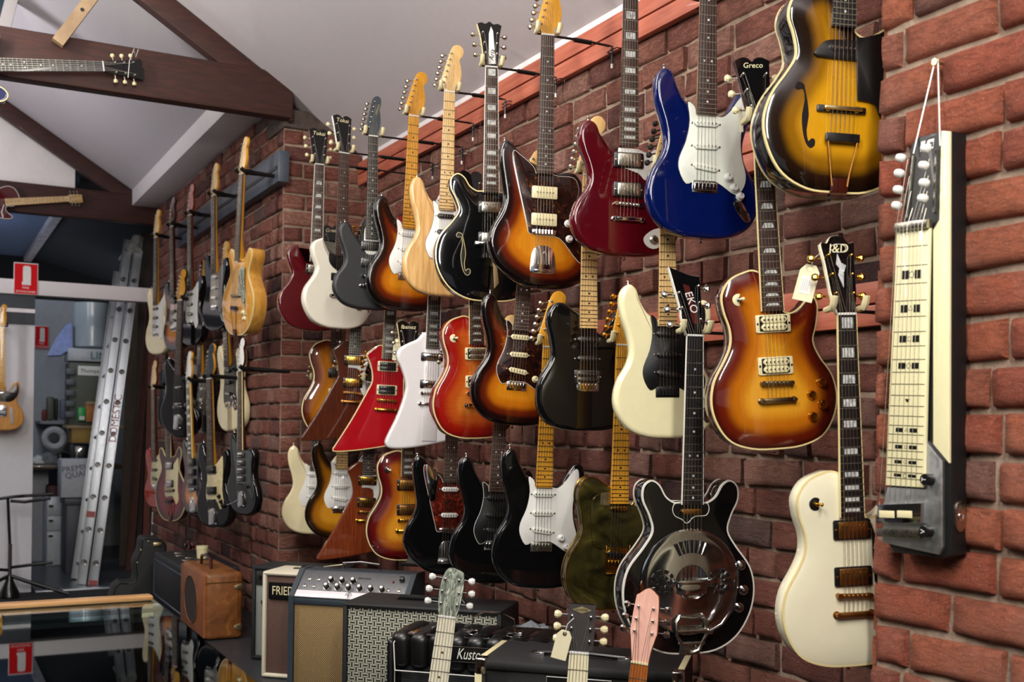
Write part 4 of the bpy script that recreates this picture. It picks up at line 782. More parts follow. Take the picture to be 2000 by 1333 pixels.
t = G('ivory single-cutaway guitar with aged gold hardware and black pickguard, bottom right by the pillar', 'ivory guitar by the pillar', 'lp', (1666, 1302), (1647, 617, .79), 1.8, 28, finish=ivory, carve=.010, bind=bindc, neckmat=ivory, board=ebony, inlay='block', nbind=bindc, head='jd', headmat=black, headside=ivory, peg=gold, headtext=('J&D', .030, 0, .152), guard=('lp', blackp), lift=1, pu=[('hum', .31, agedgold, gold, blackp), ('hum', .205, agedgold, gold, blackp)], bridge='tom', brm=agedgold, toggle=(-.083, .37, blackp, gold), knob=('speed', blackp, wplas), knobs=[(.085, .13), (.085, .055), (.115, .1)], hw=gold)
ho = [c for c in t.children if c.name.startswith('headstock')][0]
b = MB(); b.prism([(-.004, .14), (.003, .118), (.014, .112), (.006, .095), (.001, .06), (-.008, .09), (-.003, .105), (-.010, .115)], -.0016, 0); b.build('headstock_inlay', mop, ho)
b = MB(); b.tube([(.019*math.cos(a*PI/8), -.0015, .153+.010*math.sin(a*PI/8)) for a in range(16)], .0007, 4, closed=True); b.build('logo_ring', wplas, ho)
b = MB(); Pj = inset(spline(OUT['lp'], 4), .0065); b.tube([(p[0], -.0006, p[1]) for p in Pj], .0008, 4, closed=True); b.build('binding_pinstripe', blackp, t)
# paper tags hanging from pegs
def tagcard(label, px, Xp, w, h, ang, txt=None):
    p = atX(px[0], px[1], Xp); t = thing('price_tag', label, 'price tag', 'paper price tags', loc=p, rz=-ray_angle(*px))
    b = MB(); b.T = Matrix.Rotation(ang, 4, 'Y'); P = [(-w/2, 0, 1), (w/2, 0, 1), (w/2, h*.82, 1), (w*.25, h, 1), (-w*.25, h, 1), (-w/2, h*.82, 1)]; b.prism([q[:2] for q in P], -.0006, .0006); c = b.build('card', paper, t)
    b = MB(); e = Vector((math.sin(ang)*h*.88, -.001, math.cos(ang)*h*.88)); b.tube([e, e+Vector((.006, .0, .022)), e+Vector((.02, .004, .035))], .0007, 5); b.build('tie_string', wplas, t)
    b = MB(); b.T = Matrix.Rotation(ang, 4, 'Y'); b.lathe((0, -.0006, h*.88), (0, -1, 0), [(0, .005), (.0006, .005)], 12); b.build('eyelet', brass, t)
    if txt:
        b = MB(); b.T = Matrix.Rotation(ang, 4, 'Y'); b.box(-w*.3, -.0012, h*.2, w*.3, -.0005, h*.68); b.build('sticker', wplas, t)
        b = MB(); b.T = Matrix.Rotation(ang, 4, 'Y')
        for k in range(4): b.box(-w*.2+k*w*.1, -.0016, h*.28, -w*.19+k*w*.1, -.0011, h*.6)
        b.build('handwriting', blackp, t)
    return t
tagcard('cream paper tag tied to the ivory guitar headstock', (1566, 588), 1.715, .043, .082, rad(14), 1)
tagcard('white paper strip hanging from the honey sunburst guitar headstock', (1448, 258), 1.77, .010, .062, rad(-4))
tagcard('brown paper tag between the red angular and the white wing-bodied guitar', (772, 704), 1.74, .026, .09, rad(4))
# ------------------------------------------------------------------ far bay: guitars flat to the wall, seen along it
NG = dict(group='guitars in the far bay', arm='niche')
aF = rad(90)
def N(label, short, shape, B, P, X, dev=0, **k): return guitar(label, short, shape, B, P, X, a=rad(90-dev), **{**NG, **k})
N('white-topped guitar with natural neck, farthest of the upper row in the far bay', 'farthest white guitar', 'strat', (304, 693), (307, 465, .795), 1.44, 16, finish=vint, neckmat=amber, guard=('niche', wplas), pu=P3(SZ, blackp), bridge='trem', headmat=maple)
N('dark guitar with chrome pickguard area, second farthest in the upper row of the far bay', 'dark chrome guitar', 'strat', (340, 685), (338, 444, .795), 1.46, 14, finish=sb3, neckmat=neckdk, guard=('niche', chrome), pu=P3(SZ, blackp), bridge='trem', headmat=neckdk)
N('black guitar with white pickguard and orange headstock in the upper row of the far bay', 'black guitar with orange headstock', 'strat', (372, 675), (373.5, 421.6, .795), 1.48, 14, finish=black, neckmat=mahog, guard=('niche', wplas), pu=P3(SZ, blackp), bridge='trem', headmat=redmah)
N('black guitar with mottled silver pickguard in the upper row of the far bay', 'black guitar with silver pickguard', 'strat', (419, 646), (420, 383, .795), 1.5, 14, finish=black, neckmat=amber, guard=('niche', metal('mottled_silver', 'b0aca8', .3)), pu=P3(SZ, chrome), bridge='trem', headmat=maple, jack=(.1, .07))
t = N('honey blonde hollow guitar with F-shaped hole and pearl pickguard, nearest of the upper far bay', 'honey blonde hollow guitar', 'semi', (461, 655), (477, 341, .833), 1.44, 9, finish=honey, r=.003, carve=.008, bind=bindc, T=.075, neckmat=ylw, board=rosew, guard=('arch', pearl), lift=1, head='strat', headmat=maple, bridge='trapeze', knob=('hat', cplas, blackp), knobs=[(.1, .12), (.12, .09)])
fhole(t, 1, .165, .11, blackp, bindc, 1.1, -.0075)
N('black slim guitar, farthest of the middle row in the far bay', 'farthest black guitar', 'tele', (324, 832), (324, 610, .795), 1.56, 10, finish=black, neckmat=amber, head='tele', headmat=maple, bridge='trem')
N('black guitar with chrome pickups and orange headstock, middle row of the far bay', 'black guitar with orange peghead', 'jazz', (347, 855), (354, 588, .822), 1.42, 26, finish=black, neckmat=neckdk, head='strat', headmat=ylw, pu=[('lip', .3, chrome), ('lip', .2, chrome)], bridge='jm', knob=('hat', chrome, chrome), knobs=[(.08, .2), (.09, .15)])
N('black guitar with chrome control plate, third of the middle row in the far bay', 'black guitar with chrome plate', 'tele', (390, 847), (394.5, 573, .795), 1.54, 10, finish=black, neckmat=amber, head='tele', headmat=neckdk, guard=('niche', nickel), pu=P3(SZ, wplas), bridge='teleb')
N('cream white guitar with black pickguard, nearest of the middle row in the far bay', 'cream guitar of the far bay', 'strat', (449, 843), (441, 544, .795), 1.58, 10, finish=vint, neckmat=amber, head='strat', headmat=maple, guard=('niche', blackp), pu=P3(SZ, blackp), bridge='trem', knob=('hat', chrome, chrome), knobs=SK)
N('transparent red guitar with cream pickguard, farthest of the bottom row in the far bay', 'transparent red guitar', 'small', (303.6, 993), (302, 761, .775), 1.46, 16, finish=redmah, neckmat=mahog, headmat=maple, guard=('niche', cplas), pu=P3(SZ, blackp), bridge='trem')
N('dark red bound guitar with cream pickguard, second of the bottom row in the far bay', 'dark red bound guitar', 'reso', (333, 1018), (331, 756, .813), 1.46, 18, finish=cherryd, r=.003, bind=bindc, bindback=bindc, neckmat=neckdk, nbind=bindc, head='flare', headmat=black, guard=('niche', cplas), pu=[('hum', .335, chrome), ('hum', .225, chrome)], bridge='trapeze')
t = N('black sunburst guitar with bound fingerboard, third of the bottom row in the far bay', 'black sunburst guitar', 'strat', (377, 1005), (371, 748, .795), 1.42, 12, finish=sb3, neckmat=amber, nbind=bindc, inlay='block', headmat=wplas, guard=('niche', blackp), pu=[('soap', .31, blackp), ('soap', .25, blackp), ('soap', .19, blackp)], bridge='jm')
b = MB(); b.tube([(.02, -.02, .08), (.03, -.04, .02), (.02, -.05, -.06)], .003, 6); b.build('vibrato_arm', chrome, t)
N('black guitar with pearly cream pickguard, fourth of the bottom row in the far bay', 'black guitar with cream pickguard', 'strat', (417, 1032), (411.7, 741, .795), 1.46, 20, finish=black, neckmat=amber, guard=('niche', patterned('cream_pearl', [(.3, 'c4b380'), (.7, 'e0d4a8')], 40)), pu=[('soap', .31, blackp), ('soap', .2, blackp)], bridge='jm', knob=('hat', blackp, blackp), knobs=SK, headmat=tealtolex)
t = N('black guitar with grey metal pickguard and four pickups, bottom of the far bay', 'black guitar with four pickups', 'jazz', (472, 1008), (472, 726, .822), 1.40, 14, finish=black, neckmat=neckdk, nbind=bindc, guard=('jazz', metal('grey_plate', '7d8482', .4)), pu=[('mini', z, chrome, nickel, blackp) for z in (.345, .30, .255, .21)], bridge='jm', headmat=wplas, knob=('hat', blackp, blackp), knobs=[(.08, .17)])
b = MB(); b.tube([(0, -.02, .09), (-.03, -.045, .07), (-.06, -.06, .06)], .003, 6); b.build('vibrato_arm', chrome, t)
# ------------------------------------------------------------------ guitars hung on the trusses and on the white partition
def horiz(label, short, shape, nutpx, Y, slope, L, rev=False, **k):
    n = atY(nutpx[0], nutpx[1], Y); zl = Vector((math.cos(slope), 0, math.sin(slope))); yl = Vector((0, 1, 0)); xl = yl.cross(zl)
    M = Matrix((xl, yl, zl)).transposed().to_4x4(); k0 = k.pop('ks', 1); M = Matrix.Translation(n-zl*L*k0) @ M @ Matrix.Scale(k0, 4)
    return guitar(label, short, shape, (0, 0), (0, 0, 1), X=1, a=0, D=1, axes=M, hang=False, group='guitars tied to the trusses', **k)
def string_loop(label, pts, r=.0016):
    t = thing('hanging_string', label, 'string', 'strings that hang guitars', loc=pts[0]); b = MB(); b.tube([Vector(p)-Vector(pts[0]) for p in pts], r, 5); b.build('cord', wplas, t); return t
horiz('black guitar neck with dot inlays lying along the nearer roof truss', 'truss guitar', 'semi', (200, 131), 5.55, rad(8.3), .833, ks=1.13, finish=blue, bind=bindc, neckmat=ebony, board=ebony, head='flare', headmat=black, btn=cplas, bridge='tom')
p = atY(252, 118, 5.53); string_loop('white string tying the black-necked guitar to the truss', [atY(262, 95, 5.60), atY(253, 118, 5.525), atY(250, 152, 5.525)])
string_loop('second white string over the beam beside the black headstock', [atY(270, 97, 5.60), atY(265, 112, 5.575), atY(262, 100, 5.60)])
horiz('maroon guitar with pale maple fingerboard tied along the farther roof truss', 'maroon truss guitar', 'lp', (133, 389), 9.22, rad(9.5), .79, finish=dred, bind=bindw, neckmat=maple, board=maple, head='slab', headmat=maple, hw=chrome)
string_loop('white string hanging beside the maroon guitar body', [atY(8, 400, 9.1), atY(3, 415, 9.1), atY(6, 425, 9.1)], .004)
t = G('butterscotch guitar with black pickguard hanging on the white partition at the left edge', 'butterscotch guitar', 'tele', (2, 841), (4, 620, .60), X=1, D=8.35, a=rad(2), sc=.98, finish=wood('butterscotch', 'b07830', 'c98e42', .25, 1, (20, 20, 3)), neckmat=ylw, board=ylw, head='tele', headmat=ylw, guard=('butter', blackp), pu=[('lip', .29, chrome)], bridge='teleb', hang=False, group='guitars on the white partition')
b = MB(); b.prism(spline([(.062, .17), (.078, .17), (.085, .06), (.07, .055)], 2), -.0045, -.0004); b.build('control_plate', chrome, t)
_p, _M, _L, _yb = GT['butterscotch guitar']; o = _M @ Vector((0, .02, _L+.014)); h = thing('guitar_hanger', 'black hook on the white partition holding the butterscotch guitar', 'guitar hanger', loc=o)
b = MB(); b.cyl((0, 0, 0), (0, ENDY+.02-o.y, 0), .007); b.build('arm', blackmetal, h); b = MB(); b.tube([(-.036, -.04, .02), (-.036, -.03, 0), (-.036, 0, 0), (.036, 0, 0), (.036, -.03, 0), (.036, -.04, .02)], .006, 8); b.build('prongs', blackmetal, h)
# ------------------------------------------------------------------ lap steel on the pillar
XF = PIL_F = 1.715
def pp(px, py): q = atX(px, py, XF); return (-q.y, q.z)   # local x runs towards the camera
org = Vector((XF, 0, 0)); z0 = pp(1790, 1090); base = Vector((XF, -z0[0], z0[1]))
MS = Matrix.Translation(base) @ Matrix(((0, 1, 0, 0), (-1, 0, 0, 0), (0, 0, 1, 0), (0, 0, 0, 1)))
def L2(px, py): a = pp(px, py); return (a[0]-z0[0], a[1]-z0[1])
ls = thing('lap_steel_guitar', 'long cream and black lap steel guitar hung by a string on the brick pillar', 'lap steel guitar', M=MS)
blk = paint('matt_black_body', '0d0e10', .5, .05); S = lambda *a: [L2(*q) for q in a]
b = MB(); b.prism(S((1778, 284), (1790, 268), (1838, 255), (1858, 256), (1858, 1085), (1843, 1092), (1745, 1080), (1724, 1050), (1722, 985), (1738, 950), (1762, 440), (1772, 330)), 0, .045, .005); b.build('body', blk, ls)
b = MB(); b.prism(S((1842, 256), (1858, 257), (1857, 905), (1826, 868), (1826, 450), (1838, 430)), -.006, .002, .002); b.build('cream_side_panel', cream, ls)
b = MB(); b.prism(S((1760, 452), (1824, 445), (1813, 953), (1737, 948)), -.012, -.004, .001); fb = b.build('fretboard', cream, ls)
b = MB(); import_z = lambda f: None
tl, tr, bl, br = L2(1761, 446), L2(1824, 440), L2(1738, 946), L2(1812, 952)
def fr(f, u): # f along scale, u across
    A = (tl[0]+(bl[0]-tl[0])*f, tl[1]+(bl[1]-tl[1])*f); B = (tr[0]+(br[0]-tr[0])*f, tr[1]+(br[1]-tr[1])*f); return (A[0]+(B[0]-A[0])*u, A[1]+(B[1]-A[1])*u)
sl = 1.385
fz = [sl*(1-2**(-k/12)) for k in range(0, 24)]
for f in fz[1:]:
    if f < .985: b.prism([fr(f-.0012, .03), fr(f-.0012, .97), fr(f+.0012, .97), fr(f+.0012, .03)], -.0126, -.0115)
b.build('fret_lines', blackp, fb)
for i, k in enumerate((3, 5, 7, 9, 12, 15, 17, 19, 21)):
    f = (fz[k-1]+fz[k])/2; h = (fz[k]-fz[k-1])*.24; m = MB()
    if k != 12:
        for u0, u1 in ((.22, .42), (.60, .80)): m.prism([fr(f-h, u0), fr(f-h, u1), fr(f+h, u1), fr(f+h, u0)], -.0126, -.0115)
    else: m.prism([fr(f-h*.7, .44), fr(f-h*.7, .58), fr(f+h*.8, .51)], -.0126, -.0115)
    c = fr(f, .51); r = .006 if k < 12 else .004
    if k != 12:
        n = {0: 16, 1: 3, 2: 4, 3: 4}[i % 4]; ph = {0: 0, 1: PI/2, 2: PI/4, 3: 0}[i % 4]
        m.tube([(c[0]+r*math.cos(ph+2*PI*j/n), -.0125, c[1]+r*math.sin(ph+2*PI*j/n)) for j in range(n)], .0005, 4, closed=True)
    m.build('position_mark', blackp, fb)
b = MB(); b.prism(S((1762, 438), (1826, 430), (1824, 447), (1760, 454)), -.022, -.004, .002); b.build('nut', nickel, ls)
b = MB(); b.prism(S((1813, 862), (1845, 902), (1846, 1068), (1838, 1084), (1728, 1060), (1730, 985), (1738, 952), (1812, 956)), -.007, .001, .001); pl = b.build('metal_plate', metal('worn_steel', 'c0c2c3', .38), ls)
b = MB(); b.prism(S((1728, 985), (1815, 982), (1813, 1022), (1726, 1022)), -.022, -.006, .003); pc_ = b.build('pickup_cover', chrome, ls)
for x0, x1 in ((1733, 1762), (1768, 1797)):
    b = MB(); b.prism(S((x0, 997), (x1, 998), (x1, 1012), (x0, 1011)), -.0235, -.021, .001); b.build('pickup', cplas, pc_)
b = MB(); b.prism(S((1724, 1032), (1808, 1035), (1808, 1052), (1724, 1048)), -.018, -.006, .002); b.build('bridge', nickel, ls)
for (x, y, ch) in ((1822, 937, 'T'), (1820, 1038, 'V')):
    k = L2(x, y); b = MB(); b.lathe((k[0], -.006, k[1]), (0, -1, 0), [(0, .012), (.016, .0115), (.018, .0105), (.0182, .001)], 20); ko = b.build('knob', blackp, ls); text(ko, ch, .014, (k[0], -.0247, k[1]), (PI/2, rad(-90), 0), wplas)
for i in range(8):
    u = .1+.8*i/7; a = fr(-.0, u); e = L2(1728+i*10.5, 1070); lx = (1783+i*.3 if i < 4 else 1815); ty = (312, 345, 375, 408)[i % 4]
    pk = L2(1782+ (i*3) if i < 4 else 1824-(i-4)*2, ty); b = MB(); b.tube([(pk[0], -.012, pk[1]), (a[0], -.023, a[1]), (L2(1727+i*10.5, 1036)[0], -.0185, L2(0, 1036)[1] if 0 else L2(1727+i*10.5, 1036)[1])], .0006, 4); b.build('string', stringm, ls)
b = MB(); b.prism(S((1785, 305), (1788, 305), (1776, 425), (1773, 426)), -.0055, -.001); b.prism(S((1830, 295), (1833, 294), (1828, 415), (1825, 416)), -.0055, -.001); b.build('tuner_slot', nickel, ls)
for i, (x, y) in enumerate(((1768, 310), (1765, 340), (1763, 372), (1760, 403), (1824, 293), (1820, 326), (1821, 360), (1818, 390))):
    k = L2(x, y); b = MB(); sd = -1 if i < 4 else 1
    b.T = Matrix.Translation((k[0], -.022 if i > 3 else -.012, k[1])) @ Matrix.Rotation(rad(20), 4, 'Y'); b.lathe((-.011, 0, 0), (1, 0, 0), [(0, .003), (.003, .0075), (.011, .009), (.019, .0075), (.022, .003)], 10); b.m = 1; b.cyl((0, 0, 0), (sd*-.0, .016, 0), .002, n=6); b.build('tuning_peg', [wplas, nickel], ls)
k = L2(1806, 298); b = MB(); b.prism(S((1800, 277), (1825, 270), (1823, 290), (1798, 297)), -.0012, .0, 0); lg = b.build('logo_plate', wplas, ls); k = L2(1816, 280); text(lg, 'G', .030, (k[0], -.002, k[1]), (PI/2, 0, 0), blackp)
b = MB(); jk = (L2(1858, 1010)[0], L2(1858, 1010)[1]); b.T = Matrix.Translation((jk[0], .022, jk[1])) @ Matrix.Rotation(PI/2, 4, 'Z')
b.prism(spline([(-.014, 0), (-.012, .022), (0, .03), (.012, .022), (.014, 0), (.012, -.022), (0, -.03), (-.012, -.022)], 2), -.004, .004, .001); b.build('jack_plate', nickel, ls); b = MB(); b.lathe((jk[0]+.003, .022, jk[1]), (1, 0, 0), [(0, .008), (.003, .008), (.0032, .004), (.001, .003)], 14); b.build('jack_socket', chrome, ls)
nl = atX(1830, 122, PIL_F+.03); t = thing('nail', 'brass nail in the brick pillar above the lap steel guitar', 'nail', loc=nl); b = MB(); b.lathe((.04, 0, 0), (-1, 0, 0), [(0, .003), (.045, .003), (.046, .008), (.048, .007)], 12); b.build('shaft', brass, t)
a1, a2 = atX(1784, 300, XF-.008), atX(1836, 285, XF-.008); string_loop('white string hanging the lap steel guitar from the nail', [a1, nl+Vector((-.002, .003, .004)), nl+Vector((-.002, -.004, .005)), a2])
# ------------------------------------------------------------------ amplifiers on a low platform
PZ = .30
b = MB(); P = [(1.02, 6.85), (1.02, 4.4), (1.12, 3.4), (1.42, 2.62), (1.75, 2.36), (2.08, 2.36), (2.08, 5.68), (1.63, 5.68), (1.63, 6.85)]
b.prism(P, 0, PZ-.002, axis='z') if False else b.loft([[(x, y, 0) for x, y in P], [(x, y, PZ-.002) for x, y in P]]); o = b.build('display_platform', paint('platform_black', '23262b', .5, .1)); tag(o, 'low black platform carrying the row of amplifiers along the wall', 'platform')
def cab(name, label, cat, tl, ztop, yaw, w, d, shell, group='amplifiers on the platform', bev=.012, depth_dark=None, base=PZ, face=None, recess=.012, frame=.018, shell_profile=None):
    p = atZ(tl[0], tl[1], ztop); rgv = Vector((math.cos(yaw), -math.sin(yaw), 0)); h = ztop-base; o = p+rgv*(w/2); o.z = base
    t = thing(name, label, cat, group, loc=o, rz=-yaw); 
    if shell_profile is None:
        b = MB(); f = frame
        b.box(-w/2, 0, h-f, w/2, d, h, bev*.5); b.box(-w/2, 0, 0, w/2, d, f, bev*.5); b.box(-w/2, 0, f*.3, -w/2+f, d, h-f*.3, bev*.5); b.box(w/2-f, 0, f*.3, w/2, d, h-f*.3, bev*.5); b.box(-w/2+f*.5, d-.03, f*.5, w/2-f*.5, d-.01, h-f*.5)
        b.build('cabinet', shell, t)
    if face: b = MB(); b.box(-w/2+frame*.8, recess, frame*.8, w/2-frame*.8, recess+.02, h-frame*.8, .002); b.build('grille_cloth', face, t)
    return t, h
YA = rad(43)
silv = grille('silver_grille', 'tweed', '4e5654', 'a6aca4', .006); brg = grille('brown_grille', 'tweed', '3c2a24', '6b4f44', .009); gold_g = grille('gold_grille', 'tweed', '5e4a2c', '9c8256', .009); weave = grille('weave_grille', 'weave', 'aaab98', '17191a', .017); blkg = grille('black_grille', 'lines', '060708', '1b1f22', .006)
t, h = cab('guitar_amplifier', 'black amplifier with silver grille, farthest left beside the brown speaker case', 'amplifier', (491.5, 1106), .72, YA, .42, .20, tolex, face=silv)
b = MB(); b.box(-.19, .006, h-.085, .19, .02, h-.02, .002); cp = b.build('control_panel', metal('panel_metal', '6f7474', .4), t)
for x in (-.165, -.12): b = MB(); b.lathe((x, .006, h-.05), (0, -1, 0), [(0, .009), (.004, .009), (.004, .004), (.001, .003)], 10); b.build('input_jack', blackp, cp)
b = MB(); b.tube([(-.13, -.012, h-.14), (-.15, -.018, h-.155), (-.14, -.016, h-.18), (-.145, -.014, h-.22)], .004, 6); b.build('cable_clip', blackp, t)
t, h = cab('guitar_amplifier', 'cream covered amplifier with brown grille and gold letter badge', 'amplifier', (511.6, 1116), .745, YA, .46, .21, creamtolex, face=brg, bev=.02)
b = MB(); b.box(-.20, .002, h-.115, .02, .013, h-.045, .002); bd = b.build('badge', blackp, t); text(bd, 'FRIEDMAN', .052, (-.09, .0005, h-.08), (PI/2, 0, 0), cplas, sx=.75)
b = MB(); b.tube([(-.1, .1, h-.002), (-.09, .1, h+.012), (.1, .1, h+.012), (.11, .1, h-.002)], .009, 8); b.build('handle', blackp, t); b = MB(); b.box(-.13, .085, h-.002, -.08, .115, h+.008, .003); b.build('handle_bracket', chrome, t)
# wedge-topped combo
p = atZ(563, 1169, .675); w, d = .50, .20; rgv = Vector((math.cos(YA), -math.sin(YA), 0)); o = p+rgv*(w/2); o.z = PZ; h = .375
t = thing('guitar_amplifier', 'dark teal amplifier with slanted silver control panel and gold grille', 'amplifier', 'amplifiers on the platform', loc=o, rz=-YA)
prof = [(0, 0), (d, 0), (d, h+.105), (.12, h+.108), (.10, h+.106), (0, h+.01)]
for x0, x1 in ((-w/2, -w/2+.022), (w/2-.022, w/2)):
    b = MB(); b.loft([[(x, y, z) for y, z in prof] for x in (x0, x1)]); b.build('side_cheek', tealtolex, t)
b = MB(); b.box(-w/2+.01, .03, .0, w/2-.01, d, h, 0); b.box(-w/2+.01, .1, h-.02, w/2-.01, d, h+.104, .004); b.box(-w/2+.01, .004, h-.022, w/2-.01, .05, h+.004, .004); b.box(-w/2+.01, .0, .0, w/2-.01, .05, .02, .004); b.build('cabinet', tealtolex, t)
b = MB(); b.box(-w/2+.022, .012, .018, w/2-.022, .03, h-.02, .002); b.build('grille_cloth', gold_g, t)
sl_ = math.atan2(.095, .098); MP = Matrix.Translation((0, .004, h+.006)) @ Matrix.Rotation(sl_, 4, 'X')
b = MB(); b.T = MP; b.box(-w/2+.022, 0, -.004, w/2-.022, .135, .002, .001); pn = b.build('control_panel', metal('brushed_panel', '6c6d70', .45), t)
b = MB(); b.T = MP; b.box(-w/2+.024, 0.002, .001, w/2-.024, .034, .0035, .001); b.build('name_strip', paint('white_strip', 'd9d4d8', .25, .5, vary=.01), pn)
b = MB(); b.T = MP @ Matrix.Translation((-.0, .018, .0035)); b.lathe((0, 0, 0), (0, 0, 1), [(0, .014), (.002, .014), (.0025, .012)], 20); b.build('emblem', chrome, pn)
o_ = text(pn, 'E', .016, (0, 0, 0), (0, 0, 0), blackp, name='emblem_letter'); o_.matrix_local = MP @ Matrix.Translation((0, .018, .0068))
o_ = text(pn, 'EPIPHONE', .012, (0, 0, 0), (0, 0, 0), blackp, name='panel_lettering'); o_.matrix_local = MP @ Matrix.Translation((.04, .105, .003))
ks = [(-.105+.047*k, .055) for k in range(6)]+[(-.095+.047*k, .088) for k in range(3)]
for x, y in ks:
    b = MB(); b.T = MP @ Matrix.Translation((x, y, .002)); b.m = 1; b.lathe((0, 0, 0), (0, 0, 1), [(0, .014), (.001, .014), (.0012, .012)], 18); b.m = 0; b.lathe((0, 0, .001), (0, 0, 1), [(0, .0115), (.018, .0105)], 14); b.m = 2; b.lathe((0, 0, .019), (0, 0, 1), [(0, .007), (.0015, .0065), (.0017, .001)], 14); b.build('knob', [blackp, nickel, wplas], pn)
for x, y in ((-.20, .055), (-.16, .055), (-.19, .09), (-.15, .09), (.155, .055), (.20, .055)):
    b = MB(); b.T = MP @ Matrix.Translation((x, y, .002)); b.lathe((0, 0, 0), (0, 0, 1), [(0, .008), (.003, .007), (.004, .004), (.001, .003)], 12); b.build('socket', nickel, pn)
b = MB(); b.T = MP @ Matrix.Translation((.165, .095, .002)); b.lathe((0, 0, 0), (0, 0, 1), [(0, .005), (.006, .004), (.008, .001)], 10); b.build('pilot_light', paint('red_lens', '7a1414', .2), pn)
b = MB(); b.T = MP @ Matrix.Translation((.2, .105, .002)); b.box(-.009, -.008, 0, .009, .008, .02, .002); b.build('switch', blackp, pn)
b = MB(); b.tube([(-.08, .14, h+.10), (-.078, .14, h+.13), (.0, .14, h+.137), (.078, .14, h+.13), (.08, .14, h+.10)], .004, 8); b.build('handle', chrome, t)
t, h = cab('speaker_cabinet', 'black speaker cabinet with white and black woven grille', 'speaker cabinet', (668, 1176), .724, YA, .60, .25, tolex, face=weave, frame=.02, bev=.02)
b = MB(); b.tube([(-.13, .12, h-.001), (-.12, .12, h+.010), (.12, .12, h+.010), (.13, .12, h-.001)], .009, 8); b.build('handle', blackp, t)
b = MB(); b.box(-.06, .004, h-.115, .17, .013, h-.075, .002); bd = b.build('badge', blackp, t)
# padded black combo
t, h = cab('guitar_amplifier', 'padded black vinyl amplifier with rolled pleats and silver script badge', 'amplifier', (765, 1236), .69, YA, .64, .24, black, face=blkg, frame=.03, bev=.02)
for k in range(10):
    x = -.32+.064*k; b = MB(); R = []
    for a in range(9):
        an = PI/2*a/8; R.append((-.045*math.sin(an)*0+0, 0))
    b.box(x-.002, -.018, h-.115, x+.066, .08, h+.004, .028, 5); b.box(x-.002, .03, h-.05, x+.066, .23, h+.005, .022, 4); b.build('pleat', paint('padded_vinyl', '090a0b', .38, .15) if k == 0 else bpy.data.materials['padded_vinyl'], t)
for sx in (-1, 1):
    b = MB(); b.box(sx*.32-.012, -.016, 0, sx*.32+.012, .2, h-.02, .012, 3); b.build('side_roll', bpy.data.materials['padded_vinyl'], t)
b = MB(); b.tube([(-.30, -.02, .01), (-.30, -.02, h-.118), (.30, -.02, h-.118), (.30, -.02, .01)], .0022, 5); b.tube([(-.3, -.018, h-.118), (-.305, -.02, h-.03), (-.295, .0, h-.004)], .0022, 5); b.build('piping', wplas, t)
b = MB(); b.box(-.103, -.024, h-.076, .10, -.017, h-.026, .003); bd = b.build('badge', blackp, t); text(bd, 'Kustom', .050, (-.090, -.0252, h-.050), (PI/2, 0, 0), mintp, shear=.35, align='LEFT', sx=.65)
b = MB(); b.tube([(-.102, -.0245, h-.075), (-.102, -.0245, h-.027), (.099, -.0245, h-.027), (.099, -.0245, h-.075)], .0012, 5, closed=True); b.build('badge_rim', nickel, bd)
b = MB(); b.tube([(-.075, .09, h+.004), (-.07, .09, h+.05), (-.03, .09, h+.068), (.03, .09, h+.068), (.07, .09, h+.05), (.075, .09, h+.004)], .0022, 6); b.build('wire_handle', chrome, t)
for x in (-.075, .075): b = MB(); b.box(x-.025, .075, h+.004, x+.025, .105, h+.011, .002); b.build('handle_plate', chrome, t)
# cream-edged front cab
t, h = cab('speaker_cabinet', 'black speaker cabinet with cream edge strips and metal corners, nearest of the row', 'speaker cabinet', (930, 1288), .70, YA, .59, .30, tolex, face=paint('cab_face_black', '0c1012', .6, bump=.0015, bscale=500), frame=.03, bev=.02)
for x, sx in ((-.295, -1), (.295, 1)):
    b = MB(); b.box(x-.0035, -.003, .02, x+.018*(-sx)+.0035*sx*0, .02, h-.04, .002) if sx < 0 else b.box(x-.018, -.003, .02, x+.0035, .02, h-.04, .002); b.build('edge_strip', cplas, t)
    b = MB(); b.box(min(x, x-.018*sx), .03, h-.003, max(x, x-.018*sx), .28, h+.002, .001); b.build('edge_strip', cplas, t)
    b = MB(); b.box(x-.003 if sx < 0 else x-.03, -.004, h-.045, x+.03 if sx < 0 else x+.003, .04, h+.004, .006, 3); b.build('metal_corner', chrome, t)
for x in (-.14, .12): b = MB(); b.box(x-.022, .10, h-.001, x+.022, .13, h+.010, .003); b.build('handle_bracket', chrome, t)
b = MB(); b.tube([(-.14, .115, h+.008), (-.01, .115, h+.014), (.12, .115, h+.008)], .007, 8); b.build('handle', blackp, t)
b = MB(); b.box(-.09, .006, h-.13, .10, .013, h-.034, .002); bd = b.build('badge', blackp, t)
b = MB(); b.tube([(-.088, .005, h-.128), (-.088, .005, h-.036), (.098, .005, h-.036), (.098, .005, h-.128)], .0014, 4, closed=True); b.build('badge_rim', wplas, bd); text(bd, 'Behringer', .050, (-.062, .0045, h-.070), (PI/2, 0, 0), wplas, shear=.25, align='LEFT', sx=.75)
